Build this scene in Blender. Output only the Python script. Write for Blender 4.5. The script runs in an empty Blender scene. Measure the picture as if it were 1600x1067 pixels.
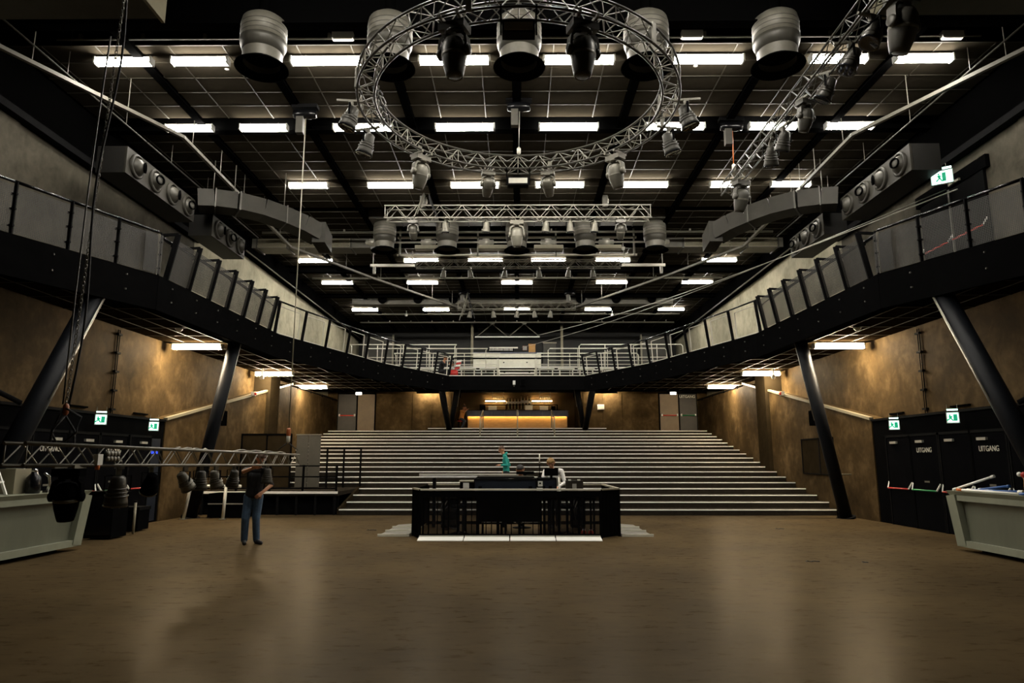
import bpy, bmesh, math, random
from mathutils import Vector, Matrix
random.seed(7)
R = math.radians
sc = bpy.context.scene
col = sc.collection

# ---------------------------------------------------------------- camera, world, exposure
CAM_H = 1.72
cam_data = bpy.data.cameras.new('camera')
cam_data.sensor_fit = 'HORIZONTAL'
cam_data.sensor_width = 36.0
cam_data.lens = 36.0 * 1067.0 / 1600.0
cam_data.clip_start = 0.1
cam_data.clip_end = 200
cam_data.dof.use_dof = True
cam_data.dof.focus_distance = 17.0
cam_data.dof.aperture_fstop = 2.8
cam = bpy.data.objects.new('camera', cam_data)
col.objects.link(cam)
cam.location = (0, 0, CAM_H)
cam.rotation_euler = (R(90) + math.atan(184.5 / 1067.0), 0, math.atan(8.0 / 1067.0 * 0.985))
sc.camera = cam
world = bpy.data.worlds.new('world'); sc.world = world
world.use_nodes = True
world.node_tree.nodes['Background'].inputs[0].default_value = (0.02, 0.021, 0.023, 1)
world.node_tree.nodes['Background'].inputs[1].default_value = 0.25
sc.view_settings.view_transform = 'Standard'
sc.view_settings.look = 'None'
sc.view_settings.gamma = 1.0
sc.view_settings.use_curve_mapping = False
sc.view_settings.exposure = 0.3
TUBE = 80.0        # radiance of the ceiling tubes
TUBE_LOW = 240.0     # radiance of the tubes under the balcony
sc.cycles.max_bounces = 6
sc.cycles.sample_clamp_indirect = 4.0
sc.cycles.use_denoising = True

# ---------------------------------------------------------------- materials
def lin(h):
    h = h.lstrip('#')
    v = [int(h[i:i+2], 16) / 255 for i in (0, 2, 4)]
    return tuple((c / 12.92 if c <= 0.04045 else ((c + 0.055) / 1.055) ** 2.4) for c in v)
MATS = {}
def mat(name, color, rough=0.6, metal=0.0, var=0.0, scale=4.0, bump=0.0, emit=0.0, alpha=None, stretch=(1, 1, 1), rvar=0.0, spec=0.5):
    if name in MATS: return MATS[name]
    m = bpy.data.materials.new(name); m.use_nodes = True
    nt = m.node_tree; b = nt.nodes['Principled BSDF']
    c = lin(color) if isinstance(color, str) else color
    b.inputs['Base Color'].default_value = (*c, 1)
    b.inputs['Roughness'].default_value = rough
    b.inputs['Metallic'].default_value = metal
    b.inputs['Specular IOR Level'].default_value = spec
    if emit:
        b.inputs['Emission Color'].default_value = (*c, 1)
        b.inputs['Emission Strength'].default_value = emit
    if var or bump or rvar:
        tc = nt.nodes.new('ShaderNodeTexCoord'); mp = nt.nodes.new('ShaderNodeMapping')
        mp.inputs['Scale'].default_value = stretch
        nt.links.new(tc.outputs['Object'], mp.inputs[0])
        n = nt.nodes.new('ShaderNodeTexNoise'); n.inputs['Scale'].default_value = scale
        n.inputs['Detail'].default_value = 6; n.inputs['Roughness'].default_value = 0.62
        nt.links.new(mp.outputs[0], n.inputs['Vector'])
        if var:
            r = nt.nodes.new('ShaderNodeValToRGB')
            r.color_ramp.elements[0].position = 0.3; r.color_ramp.elements[1].position = 0.72
            r.color_ramp.elements[0].color = (*[x * (1 - var) for x in c], 1)
            r.color_ramp.elements[1].color = (*[min(1, x * (1 + var)) for x in c], 1)
            nt.links.new(n.outputs['Fac'], r.inputs[0])
            nt.links.new(r.outputs[0], b.inputs['Base Color'])
        if rvar:
            mr = nt.nodes.new('ShaderNodeMapRange')
            mr.inputs[3].default_value = max(0, rough - rvar); mr.inputs[4].default_value = min(1, rough + rvar)
            nt.links.new(n.outputs['Fac'], mr.inputs[0]); nt.links.new(mr.outputs[0], b.inputs['Roughness'])
        if bump:
            bp = nt.nodes.new('ShaderNodeBump'); bp.inputs['Strength'].default_value = bump
            bp.inputs['Distance'].default_value = 0.02
            nt.links.new(n.outputs['Fac'], bp.inputs['Height']); nt.links.new(bp.outputs[0], b.inputs['Normal'])
    MATS[name] = m
    return m

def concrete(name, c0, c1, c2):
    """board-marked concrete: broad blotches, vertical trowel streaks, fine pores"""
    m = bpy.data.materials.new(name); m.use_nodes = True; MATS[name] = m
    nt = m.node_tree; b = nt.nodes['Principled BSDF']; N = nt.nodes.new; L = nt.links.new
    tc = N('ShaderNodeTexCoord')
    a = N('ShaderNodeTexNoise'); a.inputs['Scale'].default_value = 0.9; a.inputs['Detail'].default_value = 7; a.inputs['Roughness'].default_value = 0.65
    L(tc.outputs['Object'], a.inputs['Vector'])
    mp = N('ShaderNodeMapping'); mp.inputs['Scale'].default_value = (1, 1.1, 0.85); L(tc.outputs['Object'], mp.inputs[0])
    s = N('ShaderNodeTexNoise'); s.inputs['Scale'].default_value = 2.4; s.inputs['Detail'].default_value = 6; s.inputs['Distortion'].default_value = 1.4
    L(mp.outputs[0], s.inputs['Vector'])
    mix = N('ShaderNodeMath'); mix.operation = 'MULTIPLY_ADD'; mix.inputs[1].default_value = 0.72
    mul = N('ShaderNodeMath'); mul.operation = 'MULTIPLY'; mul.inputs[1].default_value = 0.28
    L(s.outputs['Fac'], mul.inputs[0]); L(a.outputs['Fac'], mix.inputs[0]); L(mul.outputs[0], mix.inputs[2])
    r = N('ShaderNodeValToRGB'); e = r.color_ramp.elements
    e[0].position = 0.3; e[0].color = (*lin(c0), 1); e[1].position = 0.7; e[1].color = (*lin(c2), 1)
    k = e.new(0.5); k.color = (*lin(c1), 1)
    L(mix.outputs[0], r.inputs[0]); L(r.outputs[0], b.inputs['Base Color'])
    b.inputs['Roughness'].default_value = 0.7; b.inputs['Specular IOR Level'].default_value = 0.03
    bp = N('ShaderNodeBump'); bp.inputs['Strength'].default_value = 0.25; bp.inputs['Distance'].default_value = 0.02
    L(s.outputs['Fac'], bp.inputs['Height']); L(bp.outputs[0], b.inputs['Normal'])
    return m

FLOOR_GLOSS = 0.045
def floor_material():
    m = bpy.data.materials.new('floor_vinyl'); m.use_nodes = True; MATS['floor'] = m
    nt = m.node_tree; b = nt.nodes['Principled BSDF']; N = nt.nodes.new; L = nt.links.new
    tc = N('ShaderNodeTexCoord')
    a = N('ShaderNodeTexNoise'); a.inputs['Scale'].default_value = 0.35; a.inputs['Detail'].default_value = 8; a.inputs['Roughness'].default_value = 0.6
    L(tc.outputs['Object'], a.inputs['Vector'])
    mp = N('ShaderNodeMapping'); mp.inputs['Scale'].default_value = (1.0, 2.6, 1); L(tc.outputs['Object'], mp.inputs[0])
    s = N('ShaderNodeTexNoise'); s.inputs['Scale'].default_value = 3.2; s.inputs['Detail'].default_value = 9; s.inputs['Roughness'].default_value = 0.72
    L(mp.outputs[0], s.inputs['Vector'])
    mul = N('ShaderNodeMath'); mul.operation = 'MULTIPLY_ADD'; mul.inputs[1].default_value = 0.66
    half = N('ShaderNodeMath'); half.operation = 'MULTIPLY'; half.inputs[1].default_value = 0.34
    L(s.outputs['Fac'], half.inputs[0]); L(a.outputs['Fac'], mul.inputs[0]); L(half.outputs[0], mul.inputs[2])
    r = N('ShaderNodeValToRGB'); e = r.color_ramp.elements
    e[0].position = 0.3; e[0].color = (*lin('#30271a'), 1); e[1].position = 0.72; e[1].color = (*lin('#554730'), 1)
    L(mul.outputs[0], r.inputs[0]); L(r.outputs[0], b.inputs['Base Color'])
    df = N('ShaderNodeBsdfDiffuse'); L(r.outputs[0], df.inputs['Color'])
    gl = N('ShaderNodeBsdfGlossy'); gl.inputs['Color'].default_value = (1, .93, .8, 1)
    mr = N('ShaderNodeMapRange'); mr.inputs[1].default_value = 0.3; mr.inputs[2].default_value = 0.7
    mr.inputs[3].default_value = 0.24; mr.inputs[4].default_value = 0.36
    L(s.outputs['Fac'], mr.inputs[0]); L(mr.outputs[0], gl.inputs['Roughness'])
    lw = N('ShaderNodeLayerWeight'); lw.inputs[0].default_value = 0.5
    pw = N('ShaderNodeMath'); pw.operation = 'POWER'; pw.inputs[1].default_value = 2.5; L(lw.outputs['Facing'], pw.inputs[0])
    fc = N('ShaderNodeMath'); fc.operation = 'MULTIPLY'; fc.inputs[1].default_value = FLOOR_GLOSS; L(pw.outputs[0], fc.inputs[0])
    mx = N('ShaderNodeMixShader'); L(fc.outputs[0], mx.inputs[0]); L(df.outputs[0], mx.inputs[1]); L(gl.outputs[0], mx.inputs[2])
    L(mx.outputs[0], nt.nodes['Material Output'].inputs[0])
    return m
floor_material()
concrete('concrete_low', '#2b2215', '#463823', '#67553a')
concrete('concrete_shade', '#38352b', '#545046', '#686356')  # darker copy of the upper concrete: shade put into the near walls' colour
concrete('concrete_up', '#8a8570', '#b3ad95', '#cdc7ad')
mat('black', (.0035, .0035, .0036), 0.75, var=0.2, spec=0.0)
mat('black_gloss', (.0035, .0038, .0045), 0.22, spec=0.4)
mat('black_matte', (.002, .002, .002), 0.9, spec=0.0)
mat('steel_dark', (.006, .006, .0062), 0.65, 0.0, var=0.2, spec=0.02)
mat('column_blue', (.006, .007, .009), 0.45, 0.0, var=0.15, spec=0.12)
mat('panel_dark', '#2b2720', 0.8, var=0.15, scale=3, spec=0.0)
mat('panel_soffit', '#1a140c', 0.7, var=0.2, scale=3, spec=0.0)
mat('brown_board', '#2a2318', 0.6, var=0.2, scale=3, spec=0.0)
mat('grid_bar', '#37342c', 0.5, 0.0, spec=0.1)
mat('duct_shade', '#2f2d27', 0.55, 0.0, var=0.2, scale=2, spec=0.2)
mat('duct_grey', '#68655b', 0.5, 0.1, var=0.14, scale=6)
mat('duct_dull', '#45433c', 0.5, 0.2, var=0.18, scale=2)
mat('duct_dark', '#1c1b18', 0.55, 0.2, var=0.2, scale=2)
mat('alu', '#b9b6aa', 0.38, 0.35, var=0.1)
mat('alu_dull', '#6a675c', 0.42, 0.25, var=0.15)
mat('alu_mid', '#8a877d', 0.4, 0.2, var=0.1)
mat('truss_dark', '#3c3a33', 0.4, 0.2, var=0.15)
mat('pipe_beige', '#8d8772', 0.4, 0.1, var=0.1)
mat('rail_pale', '#d6d2c2', 0.4, 0.0, var=0.05)
mat('white', '#ecebe4', 0.5)
mat('white_paint', '#dcdac8', 0.45, var=0.1)
mat('housing', '#cfcfca', 0.4)
mat('mesh_wire', '#2a2823', 0.5, 0.0)
mat('step_carpet', '#2a2620', 0.9, var=0.3, scale=9, bump=0.2, spec=0.0)
mat('nosing', '#f2efe6', 0.5)
mat('counter', '#7f8270', 0.5, var=0.12, scale=2)
mat('counter_panel', '#5f6253', 0.4, var=0.2, scale=1.5, stretch=(1, 1, .3))
mat('wood_bar', '#a87a36', 0.45, var=0.2, scale=3, stretch=(1, 1, 6))
mat('bar_top', '#565a6a', 0.35, var=0.2)
mat('brown_door', '#6a5433', 0.5, var=0.15, scale=2)
mat('door_black', (.0045, .0045, .005), 0.5, var=0.2, scale=2, spec=0.0)
mat('door_dark', '#2a2419', 0.5, var=0.2)
mat('red', '#b0241c', 0.4)
mat('red_glow', '#e03a2c', 0.35)
mat('green', '#1d8a4e', 0.4)
mat('blue', '#1f4f94', 0.4)
mat('navy', '#141b27', 0.4, var=0.1)
mat('orange', '#d06a24', 0.45)
mat('orange_dull', '#8f4a1f', 0.5)
mat('glass_bottle', '#2d3a22', 0.12)
mat('bottle_amber', '#5a3212', 0.12)
mat('bottle_clear', '#c9b98f', 0.15)
mat('paper', '#d7d5cb', 0.7)
mat('chrome', '#c6c6c2', 0.18, 0.95)
mat('rubber', '#171717', 0.8)
mat('skin', '#c58e6c', 0.55)
mat('hair_brown', '#4b3320', 0.7, var=0.2, scale=40)
mat('hair_fair', '#8a6a3a', 0.7, var=0.2, scale=40)
mat('hair_dark', '#15110e', 0.7)
mat('jeans', '#3f566e', 0.8, var=0.25, scale=14)
mat('cloth_black', '#111214', 0.8, var=0.2, scale=12)
mat('cloth_teal', '#118a7e', 0.8, var=0.12, scale=9)
mat('cloth_white', '#dcdad4', 0.8, var=0.05, scale=9)
mat('cloth_orange', '#d9924a', 0.8, var=0.1)
mat('shoe', '#1a1a1c', 0.6)
mat('lens', '#23262b', 0.08, spec=0.8)
mat('tube_glow', (1.0, 0.94, 0.84), 0.4, emit=TUBE)
mat('tube_glow_low', (1.0, 0.81, 0.55), 0.4, emit=TUBE_LOW)
mat('bar_glow', (1.0, 0.72, 0.38), 0.4, emit=150)
mat('strip_glow', (1.0, 0.7, 0.36), 0.4, emit=60)
mat('exit_glow', (0.62, 1.0, 0.86), 0.4, emit=2.6)
mat('exit_green', (0.02, 0.5, 0.25), 0.4, emit=0.5)
mat('dot_glow', (1.0, 0.95, 0.85), 0.4, emit=4)
mat('blue_glow', (0.03, 0.08, 0.9), 0.4, emit=0.5)
mat('tinted', (.004, .005, .008), 0.12, spec=0.5)
MATS['tinted'].node_tree.nodes['Principled BSDF'].inputs['Alpha'].default_value = 0.5
def glassmat():
    m = bpy.data.materials.new('clear_panel'); m.use_nodes = True; MATS['clear'] = m
    nt = m.node_tree; b = nt.nodes['Principled BSDF']
    b.inputs['Base Color'].default_value = (0.9, 0.95, 0.93, 1); b.inputs['Roughness'].default_value = 0.05
    b.inputs['Alpha'].default_value = 0.12
glassmat()

# ---------------------------------------------------------------- mesh builder
class MB:
    def __init__(s): s.v = []; s.f = []; s.sm = []
    def add(s, vs, fs, smooth=False):
        o = len(s.v); s.v += [tuple(v) for v in vs]
        for f in fs: s.f.append(tuple(i + o for i in f)); s.sm.append(smooth)
        return s
    def hexa(s, p):       # 8 points: bottom 4 ccw, top 4 ccw
        return s.add(p, [(3, 2, 1, 0), (4, 5, 6, 7), (0, 1, 5, 4), (1, 2, 6, 5), (2, 3, 7, 6), (3, 0, 4, 7)])
    def box(s, x0, x1, y0, y1, z0, z1):
        x0, x1 = sorted((x0, x1)); y0, y1 = sorted((y0, y1)); z0, z1 = sorted((z0, z1))
        return s.hexa([(x0, y0, z0), (x1, y0, z0), (x1, y1, z0), (x0, y1, z0), (x0, y0, z1), (x1, y0, z1), (x1, y1, z1), (x0, y1, z1)])
    def cbox(s, c, d): return s.box(c[0]-d[0]/2, c[0]+d[0]/2, c[1]-d[1]/2, c[1]+d[1]/2, c[2]-d[2]/2, c[2]+d[2]/2)
    def bar(s, a, b, w, h=None, up=(0, 0, 1)):    # rectangular bar from a to b, w across, h along up
        h = h or w; a = Vector(a); b = Vector(b); d = (b - a).normalized(); u = Vector(up)
        if abs(d.dot(u)) > 0.98: u = Vector((0, 1, 0))
        x = d.cross(u).normalized(); u = x.cross(d)
        x *= w / 2; u *= h / 2
        return s.hexa([a-x-u, b-x-u, b+x-u, a+x-u, a-x+u, b-x+u, b+x+u, a+x+u])
    def tube(s, a, b, r, n=8, r2=None, cap=True):
        r2 = r if r2 is None else r2
        a = Vector(a); b = Vector(b); d = (b - a).normalized()
        u = Vector((0, 0, 1)) if abs(d.z) < 0.9 else Vector((1, 0, 0))
        x = d.cross(u).normalized(); y = x.cross(d)
        vs = []
        for k in range(n):
            t = 2 * math.pi * k / n; q = x * math.cos(t) + y * math.sin(t)
            vs += [a + q * r, b + q * r2]
        fs = [(2*k, (2*k+2) % (2*n), (2*k+3) % (2*n), 2*k+1) for k in range(n)]
        s.add(vs, fs, n > 5)
        if cap:
            o = len(s.v) - 2*n
            s.f += [tuple(o + 2*k for k in range(n))[::-1], tuple(o + 2*k+1 for k in range(n))]; s.sm += [False, False]
        return s
    def path(s, pts, r, n=8, closed=False):
        pts = [Vector(p) for p in pts]; m = len(pts); rings = []
        px = None
        for i, p in enumerate(pts):
            if closed: d = (pts[(i+1) % m] - pts[i-1])
            else: d = pts[min(i+1, m-1)] - pts[max(i-1, 0)]
            d.normalize()
            u = Vector((0, 0, 1)) if abs(d.z) < 0.95 else (px or Vector((1, 0, 0)))
            x = d.cross(u).normalized(); y = x.cross(d); px = y if abs(d.z) < 0.95 else px
            rings.append([p + (x * math.cos(2*math.pi*k/n) + y * math.sin(2*math.pi*k/n)) * r for k in range(n)])
        vs = [v for g in rings for v in g]; fs = []
        for i in range(m if closed else m - 1):
            j = (i + 1) % m
            for k in range(n): fs.append((i*n+k, i*n+(k+1) % n, j*n+(k+1) % n, j*n+k))
        if not closed: fs += [tuple(range(n))[::-1], tuple((m-1)*n + k for k in range(n))]
        return s.add(vs, fs, True)
    def lathe(s, prof, c=(0, 0, 0), n=16, axis='z', close=True, M=None):   # prof: (r, h) list
        vs = []
        for r, h in prof:
            for k in range(n):
                t = 2*math.pi*k/n; a, b = r*math.cos(t), r*math.sin(t)
                p = {'z': (a, b, h), 'x': (h, a, b), 'y': (b, h, a)}[axis]
                if M: p = M @ Vector(p)
                vs.append((p[0]+c[0], p[1]+c[1], p[2]+c[2]))
        m = len(prof); fs = []
        for i in range(m-1):
            for k in range(n): fs.append((i*n+k, i*n+(k+1) % n, (i+1)*n+(k+1) % n, (i+1)*n+k))
        if close: fs += [tuple(range(n))[::-1], tuple((m-1)*n+k for k in range(n))]
        return s.add(vs, fs, True)
    def prism(s, poly, z0, z1):          # plan polygon extruded in z
        n = len(poly); area = sum(poly[i][0]*poly[(i+1) % n][1]-poly[(i+1) % n][0]*poly[i][1] for i in range(n))
        if area < 0: poly = poly[::-1]
        vs = [(x, y, z0) for x, y in poly] + [(x, y, z1) for x, y in poly]
        return s.add(vs, [tuple(range(n))[::-1], tuple(range(n, 2*n))] + [(k, (k+1) % n, n+(k+1) % n, n+k) for k in range(n)])
    def prism_x(s, poly, x0, x1):        # (y, z) outline extruded in x
        n = len(poly); area = sum(poly[i][0]*poly[(i+1) % n][1]-poly[(i+1) % n][0]*poly[i][1] for i in range(n))
        if area < 0: poly = poly[::-1]
        x0, x1 = sorted((x0, x1))
        vs = [(x0, y, z) for y, z in poly] + [(x1, y, z) for y, z in poly]
        return s.add(vs, [tuple(range(n))[::-1], tuple(range(n, 2*n))] + [(k, (k+1) % n, n+(k+1) % n, n+k) for k in range(n)])
    def sphere(s, c, r, n=10, sz=1.0):
        m = n // 2 + 1
        prof = [(max(1e-4, r*math.sin(math.pi*i/m)), -r*sz*math.cos(math.pi*i/m)) for i in range(m+1)]
        return s.lathe(prof, c, n)
    def xf(s, M): s.v = [tuple(M @ Vector(v)) for v in s.v]; return s
    def mesh(s, name):
        me = bpy.data.meshes.new(name); me.from_pydata(s.v, [], s.f)
        me.polygons.foreach_set('use_smooth', s.sm); me.update(); return me
    def build(s, name, m, parent=None, world=True):
        """vertices are world coordinates unless world=False (then local to the parent)"""
        if parent is not None and world:
            o = ORG[parent.name]; s.v = [(x-o[0], y-o[1], z-o[2]) for x, y, z in s.v]
        me = s.mesh(name); me.materials.append(MATS[m])
        ob = bpy.data.objects.new(name, me); col.objects.link(ob)
        if parent is not None:
            ob.parent = parent; ORG[ob.name] = ORG[parent.name]
        else: ORG[ob.name] = (0, 0, 0)
        return ob
ORG = {}
def tag(o, label=None, cat=None, group=None, kind=None):
    if label: o['label'] = label
    if cat: o['category'] = cat
    if group: o['group'] = group
    if kind: o['kind'] = kind
    return o
def thing(name, label, cat, loc=(0, 0, 0), rz=0.0, group=None, kind=None):
    o = bpy.data.objects.new(name, None); col.objects.link(o); o.empty_display_size = 0.2
    o.location = loc; o.rotation_euler = (0, 0, rz); ORG[o.name] = tuple(loc)
    return tag(o, label, cat, group, kind)
def struct(mb, name, m, label=None, parent=None):
    o = mb.build(name, m, parent)
    if parent is None: o['kind'] = 'structure'; o['label'] = label or name.replace('_', ' ')
    elif label: o['label'] = label
    return o
def structroot(name, label, loc=(0, 0, 0)):
    return thing(name, label, None, loc, kind='structure')
def dup(root, loc=None, rot=None, label=None, group=None, scale=None):
    r = root.copy(); col.objects.link(r)
    if loc is not None: r.location = loc
    if rot is not None: r.rotation_euler = rot
    if scale is not None: r.scale = scale
    if label: r['label'] = label
    if group: r['group'] = group
    ORG[r.name] = tuple(r.location)
    for ch in root.children:
        c = ch.copy(); col.objects.link(c); c.parent = r
        for g in ch.children:
            d = g.copy(); col.objects.link(d); d.parent = c
    return r
def piece(mesh, name, parent, loc, mi=None, rot=None, scale=None):
    ob = bpy.data.objects.new(name, mesh); col.objects.link(ob); ob.parent = parent
    o = ORG[parent.name]; ob.location = (loc[0]-o[0], loc[1]-o[1], loc[2]-o[2])
    ORG[ob.name] = tuple(loc)
    if rot: ob.rotation_euler = rot
    if scale: ob.scale = scale
    return ob
def text_mesh(txt, name, m, size, parent, loc, rot, sx=1.0):
    cu = bpy.data.curves.new(name, 'FONT'); cu.body = txt; cu.size = size; cu.extrude = 0.003
    cu.align_x = 'CENTER'; cu.align_y = 'CENTER'
    to = bpy.data.objects.new(name, cu); col.objects.link(to)
    me = bpy.data.meshes.new_from_object(to.evaluated_get(bpy.context.evaluated_depsgraph_get()))
    bpy.data.objects.remove(to); bpy.data.curves.remove(cu)
    me.materials.clear(); me.materials.append(MATS[m]); me.name = name
    return piece(me, name, parent, loc, rot=rot, scale=(sx, 1, 1))
ORD = ['first', 'second', 'third', 'fourth', 'fifth', 'sixth', 'seventh', 'eighth', 'ninth', 'tenth', 'eleventh', 'twelfth']

# ================================================================ SETTING
WX = 10.7
# ---- floor
struct(MB().box(-11.2, 11.2, -8, 46, -0.2, 0), 'floor', 'floor', 'worn brown hall floor with a dull sheen')
# ---- side walls, concrete, brown below the balcony and grey above it
for s, side in ((-1, 'left'), (1, 'right')):
    w = structroot('wall_' + side, 'tall %s concrete side wall of the hall' % side)
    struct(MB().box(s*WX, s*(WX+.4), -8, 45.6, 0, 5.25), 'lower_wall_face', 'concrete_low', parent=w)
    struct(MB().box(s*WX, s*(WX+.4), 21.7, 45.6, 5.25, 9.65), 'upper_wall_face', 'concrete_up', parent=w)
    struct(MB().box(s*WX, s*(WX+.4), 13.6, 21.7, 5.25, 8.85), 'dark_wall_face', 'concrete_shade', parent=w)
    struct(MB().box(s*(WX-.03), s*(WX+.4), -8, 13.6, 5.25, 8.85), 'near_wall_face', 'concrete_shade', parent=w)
    struct(MB().prism_x([(-8, 8.85), (22.2, 8.85), (22.2, 9.65), (45.6, 9.65), (45.6, 10.95), (-8, 10.95)], s*(WX+.02), s*(WX+.4)), 'top_wall_face', 'black_matte', parent=w)
    struct(MB().box(s*(WX-.22), s*WX, -8, 21.9, 8.86, 9.02), 'wall_ledge', 'steel_dark', parent=w)
    struct(MB().prism_x([(19.8, 0), (19.8, 2.86), (30.7, 5.08), (38.5, 5.08), (38.5, 0)], s*10.17, s*WX), 'sloped_plinth', 'concrete_low', parent=w)
    struct(MB().hexa([(s*10.12, 19.8, 2.84), (s*10.24, 19.8, 2.84), (s*10.24, 30.7, 5.06), (s*10.12, 30.7, 5.06), (s*10.12, 19.8, 2.92), (s*10.24, 19.8, 2.92), (s*10.24, 30.7, 5.14), (s*10.12, 30.7, 5.14)]), 'plinth_capping', 'pipe_beige', parent=w)
    struct(MB().box(s*10.02, s*WX, 27.6, 28.7, 0, 5.2), 'pilaster', 'brown_board', parent=w)
    struct(MB().box(s*10.2, s*WX, 6, 19.79, 0, 2.8), 'door_block', 'black', parent=w)
    struct(MB().box(s*10.16, s*WX, 6, 19.8, 2.8, 2.86), 'door_block_capping', 'steel_dark', parent=w)
    cd = MB()
    cd.tube((s*10.67, 17.9, 2.9), (s*10.67, 17.9, 5.15), .012, 6)
    cd.tube((s*10.67, 17.98, 2.9), (s*10.67, 17.98, 5.15), .012, 6)
    struct(cd, 'conduit', 'steel_dark', parent=w)
    for k in range(5): struct(MB().box(s*10.62, s*10.7, 17.85, 18.03, 3.0+.5*k, 3.05+.5*k), 'conduit_clip', 'steel_dark', parent=w)
    for yy in (16.2, 19.0): struct(MB().box(s*10.64, s*10.7, yy, yy+.7, 2.98, 3.02), 'wall_slot', 'black_matte', parent=w)
    struct(MB().box(s*10.4, s*WX, 22.2, 45.5, 9.62, 10.6), 'bulkhead', 'black_matte', parent=w)
    pk = MB().tube((s*10.38, 22.2, 9.62), (s*10.38, 45, 9.62), .03, 6)
    struct(pk, 'bulkhead_edge', 'alu_dull', parent=w)
# ---- wall behind the camera and the far walls
struct(MB().box(-11.1, 11.1, -8.3, -8, 0, 10.95), 'wall_front', 'black', 'dark stage end wall of the hall')
wb = structroot('wall_back', 'brown back wall under the balcony with a recess for the bar')
for s in (-1, 1):
    struct(MB().box(s*3.55, s*10.7, 38.5, 38.7, 3.1, 5.5), 'wall_face', 'concrete_low', parent=wb)
    struct(MB().box(s*3.55, s*3.7, 38.7, 42.4, 3.1, 5.82), 'recess_side', 'brown_board', parent=wb)
    for k in range(4): struct(MB().box(s*(3.72+k*1.1), s*(4.78+k*1.1), 38.47, 38.5, 3.26, 5.45), 'cladding_panel', 'concrete_low', parent=wb)
struct(MB().box(-3.7, 3.7, 42.4, 42.6, 3.1, 5.82), 'recess_back', 'brown_door', parent=wb)
struct(MB().box(-11, 11, 45.5, 45.8, 5.4, 10.95), 'wall_far', 'duct_dark', 'dark rear wall above the balcony stand')
# ---- ceiling: slab, beams, tiles in a light grid
ceil = structroot('ceiling', 'black ceiling of steel beams and dark tiles high above the floor', (0, 0, 10.5))
struct(MB().box(-11.1, 11.1, -8.3, 45.8, 10.95, 11.15), 'ceiling_slab', 'black_matte', parent=ceil)
BX = [0, 2.7, -2.7, 5.4, -5.4, 8.1, -8.1]
for x in BX:
    b = MB().box(x-.02, x+.02, 12.3, 45, 10.21, 10.7)
    b.box(x-.1, x+.1, 12.3, 45, 10.2, 10.23); b.box(x-.1, x+.1, 12.3, 45, 10.68, 10.7)
    struct(b, 'roof_beam', 'black_matte', parent=ceil)
CROSS = [12.2, 16.62, 22.6, 26.8, 30.2, 35.1, 42.2]
for d in CROSS:
    zb = 10.46 if 22 < d < 27 else 10.17
    b = MB().box(-10.7, 10.7, d-.02, d+.02, zb, 10.75)
    b.box(-10.7, 10.7, d-.12, d+.12, zb-.02, zb+.01)
    struct(b, 'cross_beam', 'black_matte', parent=ceil)
PW, PD = 1.14, 0.62
tile_meshes = {}
def tile_mesh(w, d, m='panel_dark', h=.03):
    k = (round(w, 3), round(d, 3), m)
    if k not in tile_meshes:
        me = MB().box(-w/2, w/2, -d/2, d/2, 0, h).mesh('ceiling_tile'); me.materials.append(MATS[m]); tile_meshes[k] = me
    return tile_meshes[k]
rest = MB(); grid = MB(); count = 0
bays = [(-10.65, -8.2), (-8.0, -5.5), (-5.3, -2.8), (-2.6, -.1), (.1, 2.6), (2.8, 5.3), (5.5, 8.0), (8.2, 10.65)]
y = 13.0
while y < 44:
    if any(abs(y+PD/2-c) < .42 for c in CROSS): y += .1; continue
    for x0, x1 in bays:
        xs = [x0, (x0+x1)/2-PW/2, (x0+x1)/2+PW/2, x1]
        for k in range(3):
            cx, w = (xs[k]+xs[k+1])/2, xs[k+1]-xs[k]-.02
            if 21.9 < y < 27.0 and abs(cx) < 5.6: continue
            if 13.6 < y < 22.0 and count < 296:
                piece(tile_mesh(w, PD-.02), 'ceiling_tile', ceil, (cx, y+PD/2, 10.28)); count += 1
            else: rest.box(cx-w/2, cx+w/2, y+.01, y+PD-.01, 10.28, 10.31)
        if 21.9 < y < 27.0 and abs(x0+x1)/2 < 5.6: continue
        for xx in (xs[1], xs[2]): grid.box(xx-.012, xx+.012, y, y+PD, 10.268, 10.28)
        grid.box(x0, x1, y-.012, y+.012, 10.268, 10.28)
    y += PD
o = rest.build('ceiling_tiles', 'panel_dark', ceil); o['kind'] = 'stuff'
o = grid.build('ceiling_grid', 'grid_bar', ceil); o['kind'] = 'stuff'
for k, (d, z) in enumerate(((12.9, 10.35), (14.32, 10.36), (24.6, 10.15), (31.0, 10.1), (39.5, 10.2), (41.0, 10.0))):
    p = MB().tube((-9.6, d, z), (9.6, d, z), .022 if d < 20 else .045, 8)
    o = struct(p, 'ceiling_pipe', 'alu_dull', parent=ceil)
    me = MB().box(-.03, .03, -.03, .03, 0, .12).mesh('pipe_clip'); me.materials.append(MATS['alu_dull'])
    for q in range(15): piece(me, 'pipe_clip', ceil, (-9.1+1.3*q, d, z))

# ---- stepped terrace
st = structroot('floor_terrace', 'broad carpeted terrace of steps with pale metal nosings', (0, 22, 0))
for i in range(19):
    y0 = 22 + .875*i; z = .18*(i+1)
    x0, x1 = (-5.6 if i < 4 else -10.15), 10.15
    if i == 18: x0, x1 = -4.9, 4.9
    y1 = y0 + .9 if i < 17 else (45.4 if i == 18 else 38.5)
    t = struct(MB().box(x0, x1, y0, y1, max(0, z-.24), z), 'step', 'step_carpet', parent=st)
    struct(MB().box(x0, x1, y0-.014, y0+.055, z-.03, z+.004), 'step_nosing', 'nosing', parent=t)
struct(MB().prism_x([(22, 0), (22, .2), (24.6, .76), (25.5, .76), (25.5, 0)], -5.66, -5.58), 'side_cheek', 'brown_board', parent=st)
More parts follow.
